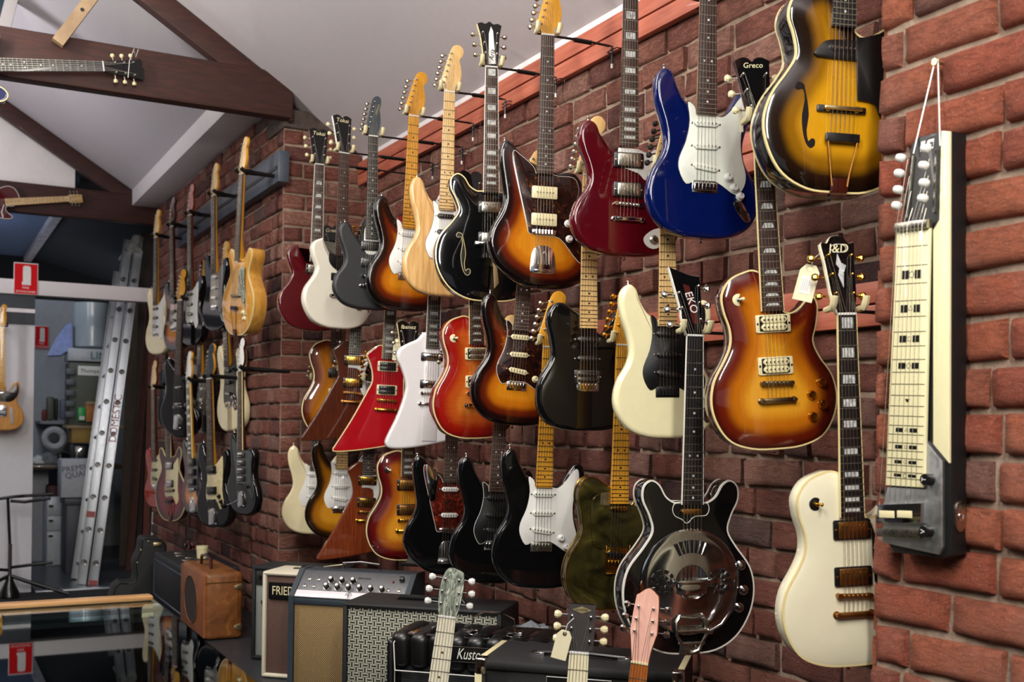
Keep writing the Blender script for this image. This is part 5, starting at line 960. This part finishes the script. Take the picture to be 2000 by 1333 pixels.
# pedal / small black box and things on the amp tops
pq = atZ(812, 1099, .80); t = thing('footswitch', 'black wedge on top of the teal amplifier', 'pedal', loc=(pq.x, pq.y, .786), rz=-YA); b = MB(); b.box(-.055, -.03, 0, .055, .05, .012, .003); b.build('base_plate', blackp, t); b = MB(); b.loft([[(x, -.02, .012), (x, .05, .012), (x, .05, .05), (x, .02, .05)] for x in (-.035, .05)]); b.build('housing', blackp, t)
pq = atZ(655, 1107, .785); t = thing('paper_sheet', 'cream paper tag lying on top of the teal amplifier', 'paper', loc=(pq.x, pq.y, .785), rz=-YA+.3); b = MB(); b.loft([[(-.045, -.015, z), (.03, -.03, z+.01), (.05, 0, z+.012), (.03, .03, z+.004)] for z in (0, .0015)]); b.build('card', paper, t)
# brown speaker case with round opening
XB = 1.17; c0 = atZ(400, 1253, PZ); yn = c0.y; xn = c0.x; top = .395; wd_, dp_ = atY(474, 1250, yn).x-xn, .30
t = thing('speaker_case', 'worn brown leatherette speaker case with oval opening and strap handle', 'speaker case', loc=(xn, yn, PZ))
brl = patterned('worn_brown', [(.3, '5c3413'), (.6, '7d4a1c'), (.8, '9c6a35')], 14, .5, .1); brl2 = patterned('worn_brown_face', [(.3, '7a4522'), (.7, '925631')], 14, .5, .1)
ct = atY(400, 1122, yn); top = ct.z-PZ; yfar = atX(355, 1105, xn).y-yn
b = MB(); b.box(0, 0, 0, wd_, yfar, top, .022, 3); b.build('case_shell', brl, t)
b = MB(); b.box(-.006, .015, .012, .002, yfar-.015, top-.014, .01, 3) if False else b.prism([(-q, z) for q, z in [(-.01, .012), (-.01, top-.012), (-yfar+.01, top-.012), (-yfar+.01, .012)]], -.006, .004, .002)
for v in b.bm.verts: v.co = Vector((v.co.y, -v.co.x*-1, v.co.z))
b.build('front_panel', brl2, t)
cyy, czz = yfar*.52, top*.5; ry, rz_ = yfar*.27, top*.36
b = MB(); b.loft([[(-.0085, cyy+ry*math.cos(2*PI*k/32), czz+rz_*math.sin(2*PI*k/32)) for k in range(32)], [(.002, cyy+ry*.98*math.cos(2*PI*k/32), czz+rz_*.98*math.sin(2*PI*k/32)) for k in range(32)]]); b.build('speaker_cloth', paint('dark_cloth', '2a211b', .9), t)
b = MB(); b.tube([(-.008, cyy+ry*math.cos(2*PI*k/32), czz+rz_*math.sin(2*PI*k/32)) for k in range(32)], .003, 6, closed=True); b.build('opening_rim', brl, t)
b = MB(); b.tube([(wd_*.35, yfar*.3, top), (wd_*.35, yfar*.32, top+.045), (wd_*.35, yfar*.5, top+.06), (wd_*.35, yfar*.68, top+.045), (wd_*.35, yfar*.7, top)], .008, 8); b.build('handle', neckdk, t)
for z in (top*.18, top*.78): b = MB(); b.prism([(wd_-.045, z-.006), (wd_-.01, z-.018), (wd_-.004, z), (wd_-.01, z+.018), (wd_-.045, z+.006)], -.005, .001, .001); b.build('latch', brass, t)
b = MB(); b.box(-.001, -.0015, top*.85, wd_*.98, .001, top*.865); b.box(wd_*.86, -.0018, .02, wd_*.875, .0, top-.02); b.build('seam', agedgold, t)
# black amplifier head box behind the brown case, facing the room
fa, fb_ = atZ(298, 1078, .578), atZ(356, 1110, .578); t = thing('guitar_amplifier', 'long black amplifier facing the room behind the brown speaker case', 'amplifier', 'amplifiers on the platform', loc=(fb_.x, yn+yfar+.03, PZ))
ln = fa.y-(yn+yfar+.03); hh = .278; 
b = MB(); b.box(0, 0, 0, .30, ln, hh, .014, 3); b.build('cabinet', tolex, t)
b = MB(); b.box(-.004, .03, .03, .002, ln-.03, hh-.04, .002); b.build('front_panel', paint('panel_black', '08090b', .6), t)
b = MB(); b.tube([(-.005, .03, .03), (-.005, ln-.03, .03), (-.005, ln-.03, hh-.04), (-.005, .03, hh-.04)], .004, 6, closed=True); b.build('piping', paint('blue_piping', '39465c', .3, .4), t)
for k, (u, v) in enumerate(((.15, .1), (.3, .12), (.42, .09), (.55, .13), (.7, .1), (.85, .12))):
    b = MB(); b.box(v-.03, ln*u-.03, hh, v+.03, ln*u+.03, hh+.003, .001); b.build('top_plate', nickel, t)
pq = atZ(395, 1083, .60); t = thing('white_tub', 'small cream plastic tub standing behind the brown speaker case', 'tub', loc=(pq.x, pq.y, .578)); b = MB(); b.lathe((0, 0, 0), (0, 0, 1), [(0, .030), (.05, .033), (.052, .031)], 20); b.build('pot', cplas, t); b = MB(); b.lathe((0, 0, .052), (0, 0, 1), [(0, .034), (.016, .034), (.018, .032), (.0181, .001)], 20); b.build('lid', cplas, t)
pq = atZ(345, 1070, .60); t = thing('leather_strap', 'coiled brown strap lying on the black amplifier by the wall', 'strap', loc=(pq.x+.1, pq.y, .58)); b = MB(); b.tube([(.0, .02*k, .02+.018*math.sin(k*1.1)) for k in range(12)], .01, 8); b.build('strap', neckdk, t)
# hard case standing at the far left
pq = atZ(288, 1170, .05); t = thing('guitar_case', 'black hard guitar case with rivets leaning by the far amplifiers', 'guitar case', loc=(pq.x, 7.05, 0))
A = [atY(x, y, 7.05) for x, y in ((262, 1135), (262, 1100), (272, 1075), (276, 1052), (290, 1049), (312, 1052), (325, 1064), (326, 1085), (326, 1180))]; P = [(a.x-pq.x, a.z) for a in A]+[(A[-1].x-pq.x, .02), (A[0].x-pq.x-.12, .02), (A[0].x-pq.x-.12, .35)]
b = MB(); b.prism(spline([q for q in P], 3), 0, .14, .012); b.build('case_shell', tolex, t)
b = MB(); b.tube([(q[0], -.002, q[1]) for q in inset(spline(P, 3), .012)], .003, 5, closed=True); b.build('trim_band', blackmetal, t)
for x, z in ((P[2][0]+.01, P[2][1]), (P[4][0], P[4][1]-.03), (P[1][0]+.02, P[1][1]), (P[7][0]-.02, P[7][1]-.05)):
    b = MB(); b.lathe((x, -.001, z), (0, -1, 0), [(0, .007), (.004, .005), (.005, .001)], 10); b.build('rivet', brass, t)
b = MB(); b.box(P[5][0]-.04, -.012, P[5][1]-.05, P[5][0]+.01, -.0, P[5][1]-.025, .003); b.build('latch', brass, t)
# white tub at the wall behind the woven cabinet
pq = atZ(1038, 1236, .55); t = thing('white_tub', 'white tub with crumpled grey cover behind the woven speaker cabinet', 'tub', loc=(1.95, 3.47, PZ)); b = MB(); b.lathe((0, 0, 0), (0, 0, 1), [(0, .05), (.34, .055), (.341, .01)], 20); b.build('pot', wplas, t); b = MB()
R = [[((.055+.012*f+.006*math.sin(k*2.3))*math.cos(2*PI*k/20)*(1-j*.5), (.055+.012*f)*math.sin(2*PI*k/20)*(1-j*.5), .335+.012*j+.012*math.sin(k*1.7)*(1-j)) for k in range(20)] for j, f in ((0, 1), (.35, .7), (.6, 0), (1.9, 0))]; b.loft(R); b.build('cover', paint('grey_cloth', '8f959c', .8), t)
# ------------------------------------------------------------------ three guitars standing in front of the amps (heads in view)
def stand_guitar(label, short, nut, D, lean, Lz, **k):
    n = atD(nut[0], nut[1], D); a = ray_angle(nut[0], nut[1])-rad(k.pop('off', 0)); r = Vector((math.cos(a), -math.sin(a), 0)); nb = Vector((math.sin(a), math.cos(a), 0))
    zl = (UP+r*math.tan(lean)+nb*.10).normalized(); xl = (r-zl*r.dot(zl)).normalized(); yl = zl.cross(xl); M = Matrix((xl, yl, zl)).transposed().to_4x4()
    base = n-zl*Lz; M = Matrix.Translation(base) @ M
    t = guitar(label, short, k.pop('shape', 'lp'), (0, 0), (0, 0, 1), X=1, a=0, D=1, axes=M, hang=False, group='guitars standing on floor stands', **k)
    st = thing('guitar_stand', f'black floor stand under the {short}', 'guitar stand', 'floor stands in front of the amplifiers', loc=(base.x, base.y, 0), rz=-a)
    b = MB(); zb = base.z
    for sx in (-1, 1): b.tube([(0, .10, zb+.25), (sx*.14, -.08, .006)], .007, 6)
    b.tube([(0, .10, zb+.25), (0, .26, .006)], .007, 6); b.build('legs', blackmetal, st)
    b = MB(); b.tube([(-.09, -.07, zb+.0), (-.09, -.05, zb-.02), (-.09, .10, zb-.02), (.09, .10, zb-.02), (.09, -.05, zb-.02), (.09, -.07, zb+.0)], .008, 6); b.tube([(0, .10, zb-.02), (0, .10, zb+.25)], .008, 6); b.build('cradle', blackmetal, st); return t
stand_guitar('guitar with grey pearl headstock and white fingerboard standing in front of the woven cabinet', 'grey pearl headed guitar', (873, 1207), 2.7, rad(7), .79, finish=cream, neckmat=ebony, board=paint('ivory_board', 'd6d2bc', .3, .4, vary=.03), inlaymat=agedgold, head='pearl', headmat=pearl, btn=wplas, bridge='tom', peg=chrome, r=.006, tilt=0)
t = stand_guitar('guitar with small black headstock, yellow diamond badge and cream fingerboard', 'diamond badged guitar', (1131, 1277), 2.46, rad(3), .79, finish=cream, neckmat=ebony, board=paint('cream_board', 'ddd6b4', .3, .4, vary=.03), inlaymat=tealtolex, head='slab', headmat=paint('matt_black_head', '2b2625', .5, .1, vary=.05), btn=cplas, bridge='tom', peg=chrome, r=.006, tilt=0)
ho = [c for c in t.children if c.name.startswith('headstock')][0]; b = MB(); b.prism([(-.022, .093), (0, .085), (.022, .093), (0, .101)], -.0018, 0); b.build('diamond_badge', brass, ho); text(ho, 'GUYATONE', .005, (0, -.0024, .093), (PI/2, 0, 0), blackp)
t = stand_guitar('guitar with pink coral headstock and orange neck in front of the nearest cabinet', 'pink headed guitar', (1251, 1297), 2.7, rad(5), .79, off=-12, finish=paint('coral', 'c9785a', .2, 1), neckmat=ornec, board=ornec, head='dano', headmat=pink, headside=ornec, btn=chrome, bridge='tom', peg=chrome, r=.006, nutmat=cplas)
tagcard('cream paper tag hanging from the diamond badged guitar', (1090, 1288), atD(1090, 1288, 2.44).x, .034, .066, rad(14))
# ------------------------------------------------------------------ glass counter in the foreground
ZC = .972; cx1, cy1 = .462, 2.56
t = thing('glass_counter', 'glass display counter with blurred timber edge in the lower left foreground', 'counter', loc=(-.9, 1.0, 0)); O = Vector((-.9, 1.0, 0))
def cb(x0, y0, z0, x1, y1, z1, bev=0): b = MB(); b.box(x0-O.x, y0-O.y, z0, x1-O.x, y1-O.y, z1, bev); return b
cb(-2.2, .9, ZC-.010, cx1, cy1, ZC).build('glass_top', glass_top(), t)
b = cb(-2.2, cy1-.028, ZC+.001, cx1-.004, cy1+.012, ZC+.012, .005); oak = wood('honey_oak', '8a6238', 'ad8452', .4, .5, (2, 40, 40), 3); b.build('timber_edge', oak, t)
cb(-2.2, cy1-.03, .05, cx1-.02, cy1, ZC-.012, .003).build('back_frame', oak, t)
cb(-2.2, .92, .0, cx1-.03, cy1-.035, .42).build('base_cabinet', paint('counter_dark', '1d1712', .6), t)
cb(-2.2, .92, .80, cx1-.04, cy1-.05, .812).build('shelf', oak, t)
cb(cx1-.012, .95, .42, cx1-.004, cy1-.02, ZC-.012).build('side_glass', bpy.data.materials['counter_glass'], t)
# ------------------------------------------------------------------ sign, ladder, planks, storage
def sign(label, px0, px1, Y, dim=1):
    a, c = atY(px0[0], px0[1], Y), atY(px1[0], px1[1], Y); w, h = c.x-a.x, a.z-c.z; t = thing('fire_sign', label, 'sign', 'red fire extinguisher signs', loc=(a.x+w/2, Y, c.z))
    rd = paint('sign_red', 'd00c16', .6, 0, spec=.15, vary=.02) if 'sign_red' not in bpy.data.materials else bpy.data.materials['sign_red']
    b = MB(); b.box(-w/2, 0, 0, w/2, .004, h, .001); b.build('board', wplas, t); b = MB(); b.box(-w*.47, -.001, h*.015, w*.47, .001, h*.97); b.build('red_field', rd, t)
    b = MB(); b.prism(spline([(-.16*w, .30*h, 1), (.20*w, .30*h, 1), (.20*w, .82*h), (.12*w, .90*h), (-.05*w, .90*h), (-.12*w, .84*h), (-.12*w, .40*h, 1), (-.16*w, .40*h, 1)], 3), -.002, 0); b.build('extinguisher_symbol', wplas, t)
    text(t, 'FIRE', h*.10, (0, -.0015, h*.21), (PI/2, 0, 0), wplas, sx=1.1); text(t, 'EXTINGUISHER', h*.088, (0, -.0015, h*.085), (PI/2, 0, 0), wplas, sx=.95)
sign('red fire extinguisher sign with white symbol on the white lintel', (27, 512), (74, 577), ENDY-.03)
sign('dim red fire extinguisher sign inside the storage room', (68, 636), (95, 682), 12.37)
Yl = 9.72; t = None
def ladder():
    top1, bot1 = atY(262, 470, Yl+.25), atZ(170, 1143, .01); 
    t = thing('ladder', 'long aluminium extension ladder leaning in the storage doorway', 'ladder', loc=bot1); ax = (top1-bot1); ln = ax.length; az = ax.normalized(); ay = Vector((.25, 1, 0)); ay = (ay-az*ay.dot(az)).normalized(); ax_ = ay.cross(az)
    M = Matrix((ax_, ay, az)).transposed().to_4x4(); M = Matrix.Translation(bot1) @ M; t.matrix_world = M
    for i, (x, y, z0, z1) in enumerate(((-.045, .0, .0, ln), (.045, -.0, .0, ln*.97), (-.13, .30, .05, ln*.93), (.0, .36, .05, ln*.95))):
        b = MB(); w = .038 if i < 2 else .034; b.box(x-w, y, z0, x+w, y+.006, z1, .002); b.box(x-w, y-.012, z0, x-w+.005, y+.022, z1, .001); b.box(x+w-.005, y-.012, z0, x+w, y+.022, z1, .001); b.build('rail', alu, t)
    n = int(ln/.27)
    for k in range(n):
        z = .18+k*.27; b = MB(); b.cyl((-.045, .0, z), (-.13, .31, z-.0), .014, n=10); b.cyl((.045, .0, z), (.0, .36, z), .014, n=10)
        b.m = 1
        for x in (-.045, .045): b.tube([(x+.019*math.cos(2*PI*q/14), -.001, z+.019*math.sin(2*PI*q/14)) for q in range(14)], .004, 5, closed=True)
        b.m = 2
        for x in (-.045, .045): b.cyl((x, -.002, z), (x, .004, z), .015, n=12)
        b.build('rung', [alu, nickel, blackp], t)
    b = MB(); b.box(-.085, -.004, .55, -.01, .004, .60); b.box(.005, -.004, 0, .085, .004, .04); b.build('red_label', paint('label_red', '8c2a22', .5), t)
    text(t, 'DOMESTIC', .085, (.047, -.003, ln*.47), (PI/2, rad(-90), 0), bpy.data.materials['label_red'])
    b = MB(); b.cyl((.02, -.03, ln-.1), (.03, .02, ln+.03), .07, .05, n=9); b.build('plastic_wrap', paint('wrap_grey', '8c8a88', .4, vary=.4), t)
ladder()
pl_ = [((262, 1140), (285, 455), 'leaning dark brown plank behind the ladder', 10.45, .05, wood('dark_plank', '2e251f', '4a3b30', .7, 0)), ((240, 1125), (262, 560), 'narrow weathered plank close behind the ladder', 10.65, .04, wood('grey_plank', '3a2f27', '554537', .7, 0)), ((252, 1090), (292, 600), 'reddish brown plank leaning at the brick wall end', 10.3, .03, wood('red_plank', '3d1f16', '5c3022', .7, 0)), ((283, 1090), (299, 620), 'thin red brown plank nearest the brick wall end', 9.6, .025, wood('red_plank_two', '4a2318', '6b3626', .7, 0)), ((300, 1060), (304, 1000), 'short white board standing at the brick wall end', 9.5, .03, whitep)]
for (bx, by), (tx_, ty), lb, Y, hw, mt in pl_:
    p1 = atY(tx_, ty, Y+.15); p0 = atY(bx, by, Y); p0.z = 0.01; t = thing('plank', lb, 'plank', 'boards leaning behind the ladder', loc=p0)
    dd = p1-p0; b = MB(); b.loft([[q+Vector((a, c, 0)) for a, c in ((-hw, -.015), (hw, -.015), (hw, .015), (-hw, .015))] for q in (Vector((0, 0, 0)), dd)]); b.build('board', mt, t)
# shelf stack in storage
def sbox(name, label, cat, px0, px1, Y, d, mat, grp=None, bev=.008):
    a, c = atY(px0[0], px0[1], Y), atY(px1[0], px1[1], Y); t = thing(name, label, cat, grp, loc=((a.x+c.x)/2, Y, c.z)); w, h = c.x-a.x, a.z-c.z
    b = MB(); b.box(-w/2, 0, 0, w/2, d, h, bev); b.build('box_body', mat, t); return t, w, h
t, w, h = sbox('storage_shelf', 'grey shelf unit behind the ladder in the storage room', 'shelf', (136, 708), (215, 832), 10.9, .35, paint('shelf_grey', '4c5046', .6)); 
b = MB(); b.box(-w/2-.02, -.02, -.03, w/2+.3, .35, 0, .003); b.build('board', timber, t)
b = MB(); b.box(-w*.30, -.004, h*.8, w*.42, .002, h*.95); b.build('label_plate', wplas, t); text(t, 'Thompson', .05, (w*.06, -.005, h*.87), (PI/2, 0, 0), blackp)
for k in range(5):
    b = MB(); b.box(-w/2-.03, -.02, h*(.12+.17*k), -w/2+.05, .1, h*(.22+.17*k), .01); b.build('drawer_front', paint('drawer_grey', '5c6066', .5) if k == 0 else bpy.data.materials['drawer_grey'], t)
t, w, h = sbox('storage_box', 'pale plastic crate standing on the grey shelf unit', 'box', (134, 680), (215, 708), 10.9, .35, paint('crate_pale', 'a8abb0', .4)); text(t, 'LINN', .10, (.12, -.003, h*.45), (PI/2, 0, 0), paint('teal_ink', '35606a', .6))
p = atY(180, 680, 11.1); t = thing('plastic_drum', 'large translucent grey drum on top of the pale crate', 'drum', loc=p); a = atY(143, 592, 11.1); rr_ = (atY(217, 640, 11.1).x-a.x)/2; b = MB(); b.lathe((0, 0, 0), (0, 0, 1), [(0, rr_*.95), (.01, rr_), (a.z-p.z, rr_*1.02), (a.z-p.z+.005, rr_*.98), (a.z-p.z+.005, .01)], 28); b.build('drum_shell', paint('drum_grey', '8e979e', .25, .3, vary=.03), t)
p = atY(120, 690, 11.0); t = thing('plastic_bag', 'pale blue plastic bag hanging beside the drum', 'bag', loc=p); b = MB(); q = [atY(x, y, 11.0)-p for x, y in ((92, 695), (110, 660), (128, 636), (140, 630), (141, 680), (118, 694))]; b.loft([[v+Vector((0, .0, 0)) for v in q], [v*1.0+Vector((.01, .08, -.01)) for v in q]]); b.build('bag_film', paint('bag_blue', '7e8fc4', .25, .5, vary=.2), t)
t, w, h = sbox('storage_box', 'small bright green box on the shelf', 'box', (153, 796), (167, 823), 10.85, .1, paint('green_box', '1fa050', .4)); b = MB(); b.box(-w*.35, -.004, h*.08, w*.35, .001, h*.35); b.build('label_plate', wplas, t)
t, w, h = sbox('storage_box', 'small orange wooden box on the shelf behind the ladder', 'box', (168, 785), (188, 825), 10.85, .15, paint('orange_box', 'a86a34', .6)); b = MB(); b.box(-w*.5, -.01, h*.85, w*.5, .001, h, .003); b.build('lid', timber, t)
t, w, h = sbox('storage_box', 'yellow cardboard box under the shelf board', 'box', (140, 834), (182, 866), 10.9, .3, paint('yellow_card', '9a7a36', .6))
t, w, h = sbox('storage_box', 'dark bin bag box with pale edges below the shelf', 'box', (143, 868), (182, 909), 11.0, .25, paint('dark_box', '131517', .3, .3), bev=.02)
b = MB(); b.tube([(-w*.35, -.01, h*.1), (-w*.3, -.01, h*.6), (-w*.1, -.01, h*.8)], .012, 6); b.build('glass_rim', chrome, t)
t, w, h = sbox('cardboard_box', 'white cardboard box with grey printed lettering on the bin', 'box', (120, 898), (178, 972), 10.35, .3, paint('white_card', 'b9bdc6', .6)); text(t, 'PREMIUM', .07, (.02, -.003, h*.78), (PI/2, rad(-8), 0), paint('grey_ink', '4c5568', .7)); text(t, 'QUALITY', .07, (.05, -.003, h*.62), (PI/2, rad(-8), 0), bpy.data.materials['grey_ink'])
b = MB(); b.prism(spline([(.08, .05), (.12, .04), (.13, .12), (.16, .2), (.12, .26), (.09, .18)], 3), -.002, 0); b.build('printed_picture', bpy.data.materials['grey_ink'], t)
a = atY(129, 975, 10.3); c = atY(172, 975, 10.3); t = thing('waste_bin', 'tall dark grey bin under the white cardboard box', 'bin', loc=((a.x+c.x)/2, 10.3, 0)); w = c.x-a.x; b = MB(); b.box(-w/2, 0, 0, w/2, .35, a.z-.05, .02); b.build('bin_shell', paint('bin_grey', '3f434a', .5), t); b = MB(); b.box(-w/2-.012, -.012, a.z-.06, w/2+.012, .36, a.z, .01); b.build('rim', bpy.data.materials['bin_grey'], t)
a = atY(92, 972, 10.9); c = atY(131, 972, 10.9); t = thing('drawer_cabinet', 'white drawer cabinet standing in the storage room', 'cabinet', loc=((a.x+c.x)/2, 10.9, 0)); w = c.x-a.x; h = a.z; dw = paint('cabinet_white', 'c3c7cc', .4, .1)
b = MB(); b.box(-w/2, 0, 0, w/2, .5, h, .006); b.build('cabinet_body', dw, t)
for z0, z1 in ((.02, .50), (.52, .72), (.74, .93)):
    b = MB(); b.box(-w*.48, -.018, h*z0, w*.22, .002, h*z1, .004); f = b.build('drawer', dw, t); b = MB(); b.box(-w*.42, -.035, h*(z1-.07), -w*.2, -.016, h*(z1-.04), .004); b.build('handle', blackmetal, f)
t, w, h = sbox('red_toolbox', 'dark red clutter on top of the drawer cabinet', 'box', (93, 948), (120, 972), 11.0, .2, paint('clutter_red', '4a1d1c', .6), bev=.02)
a = atY(64, 915, 11.3); c = atY(95, 915, 11.3); t = thing('white_board', 'tall white panel standing beside the drawer cabinet', 'panel', loc=((a.x+c.x)/2, 11.3, 0)); w = c.x-a.x; b = MB(); b.box(-w/2-.1, 0, 0, w/2, .04, a.z, .004); b.build('board', dw, t)
a = atY(62, 918, 10.92); c = atY(150, 905, 10.92); t = thing('worktop', 'dark wooden worktop across the back of the storage room', 'worktop', loc=((a.x+c.x)/2, 10.92, a.z)); w = c.x-a.x; b = MB(); b.box(-w/2-.3, 0, 0, w/2+.4, 1.4, .04, .004); b.build('board', wood('worktop_brown', '3d2e22', '54402f'), t)
p = atY(106, 857, 11.6); t = thing('paper_roll', 'white paper roll standing on edge on the worktop', 'paper roll', loc=p); b = MB(); b.tube([(.085*math.cos(2*PI*k/24), 0, .085*math.sin(2*PI*k/24)) for k in range(24)], .035, 8, closed=True); b.build('roll', paint('roll_white', 'b4b6ba', .8), t)
rnd = random.Random(5)
for i, (x, y, lb) in enumerate(((75, 905, 'crumpled pale bag at the left of the worktop'), (92, 900, 'grey lump of cloth on the worktop'), (108, 905, 'small grey bundle under the paper roll'), (122, 898, 'dark small bundle beside the white carton'))):
    p = atY(x, y, 11.5); t = thing('cloth_bundle', lb, 'bundle', 'bundles on the worktop', loc=p); bm = bmesh.new(); bmesh.ops.create_icosphere(bm, subdivisions=3, radius=.075)
    for v in bm.verts: v.co *= 1+.35*noise.noise(v.co*22+Vector((i*7, 0, 0)))
    for f in bm.faces: f.smooth = True
    me = bpy.data.meshes.new('bundle'); bm.to_mesh(me); me.materials.append((wplas, paint('bundle_grey', '777b80', .8), paint('bundle_grey_two', '5d6066', .8), blackp)[i]); link('fabric', me, t)
for i, (x0, y0, x1, y1, hx, lb) in enumerate(((83, 800, 92, 823, '7a3020', 'small red carton on the back shelf'), (92, 775, 106, 822, '57594c', 'olive jar on the back shelf'), (107, 778, 114, 822, '2a2826', 'dark bottle on the back shelf'), (118, 780, 134, 820, '6a6f80', 'grey blue bag on the back shelf'))):
    sbox('shelf_item', lb, 'container', (x0, y0), (x1, y1), 11.8, .1, paint('item_'+'abcd'[i], hx, .5), 'containers on the back shelf', bev=.02)
a = atY(80, 823, 11.75); c = atY(138, 823, 11.75); t = thing('wall_shelf', 'narrow pale shelf with small containers on the storage wall', 'shelf', loc=((a.x+c.x)/2, 11.75, a.z-.03)); b = MB(); b.box(-(c.x-a.x)/2, 0, 0, (c.x-a.x)/2, .64, .03, .003); b.build('board', paint('shelf_pale', '8d8f94', .6), t)
# empty guitar stand at the left
p = atZ(18, 1166, .01); t = thing('guitar_stand', 'empty black guitar stand in front of the white partition', 'guitar stand', loc=p, rz=-.1)
zz = lambda y: (1166-y)*p.length/FPX*1.0
b = MB(); b.cyl((0, 0, .02), (0, 0, .40), .016); b.build('lower_tube', chrome, t); b = MB(); b.cyl((0, 0, .38), (-.02, 0, .76), .011); b.build('upper_tube', blackmetal, t)
b = MB(); b.tube([(-.12, -.05, .74), (.02, -.04, .76), (.10, -.1, .77), (.30, -.09, .78)], .012, 8); b.tube([(.0, -.05, .73), (.1, -.05, .72), (.28, -.09, .75)], .012, 8); b.build('neck_rest', blackmetal, t)
b = MB(); b.tube([(0, 0, .22), (.12, -.06, .24), (.3, -.1, .26)], .012, 8); b.tube([(0, 0, .20), (-.12, -.06, .22)], .012, 8); b.build('lower_rest', blackmetal, t)
for dx, dy in ((.42, -.1), (-.35, -.2), (.25, .3)): b = MB(); b.tube([(0, 0, .16), (dx*.4, dy*.4, .10), (dx, dy, .015)], .014, 8); b.build('leg', blackmetal, t)
b = MB(); b.lathe((0, 0, .0), (0, 0, 1), [(0, .075), (.03, .07), (.12, .03), (.16, .022)], 16); b.build('hub', blackp, t)
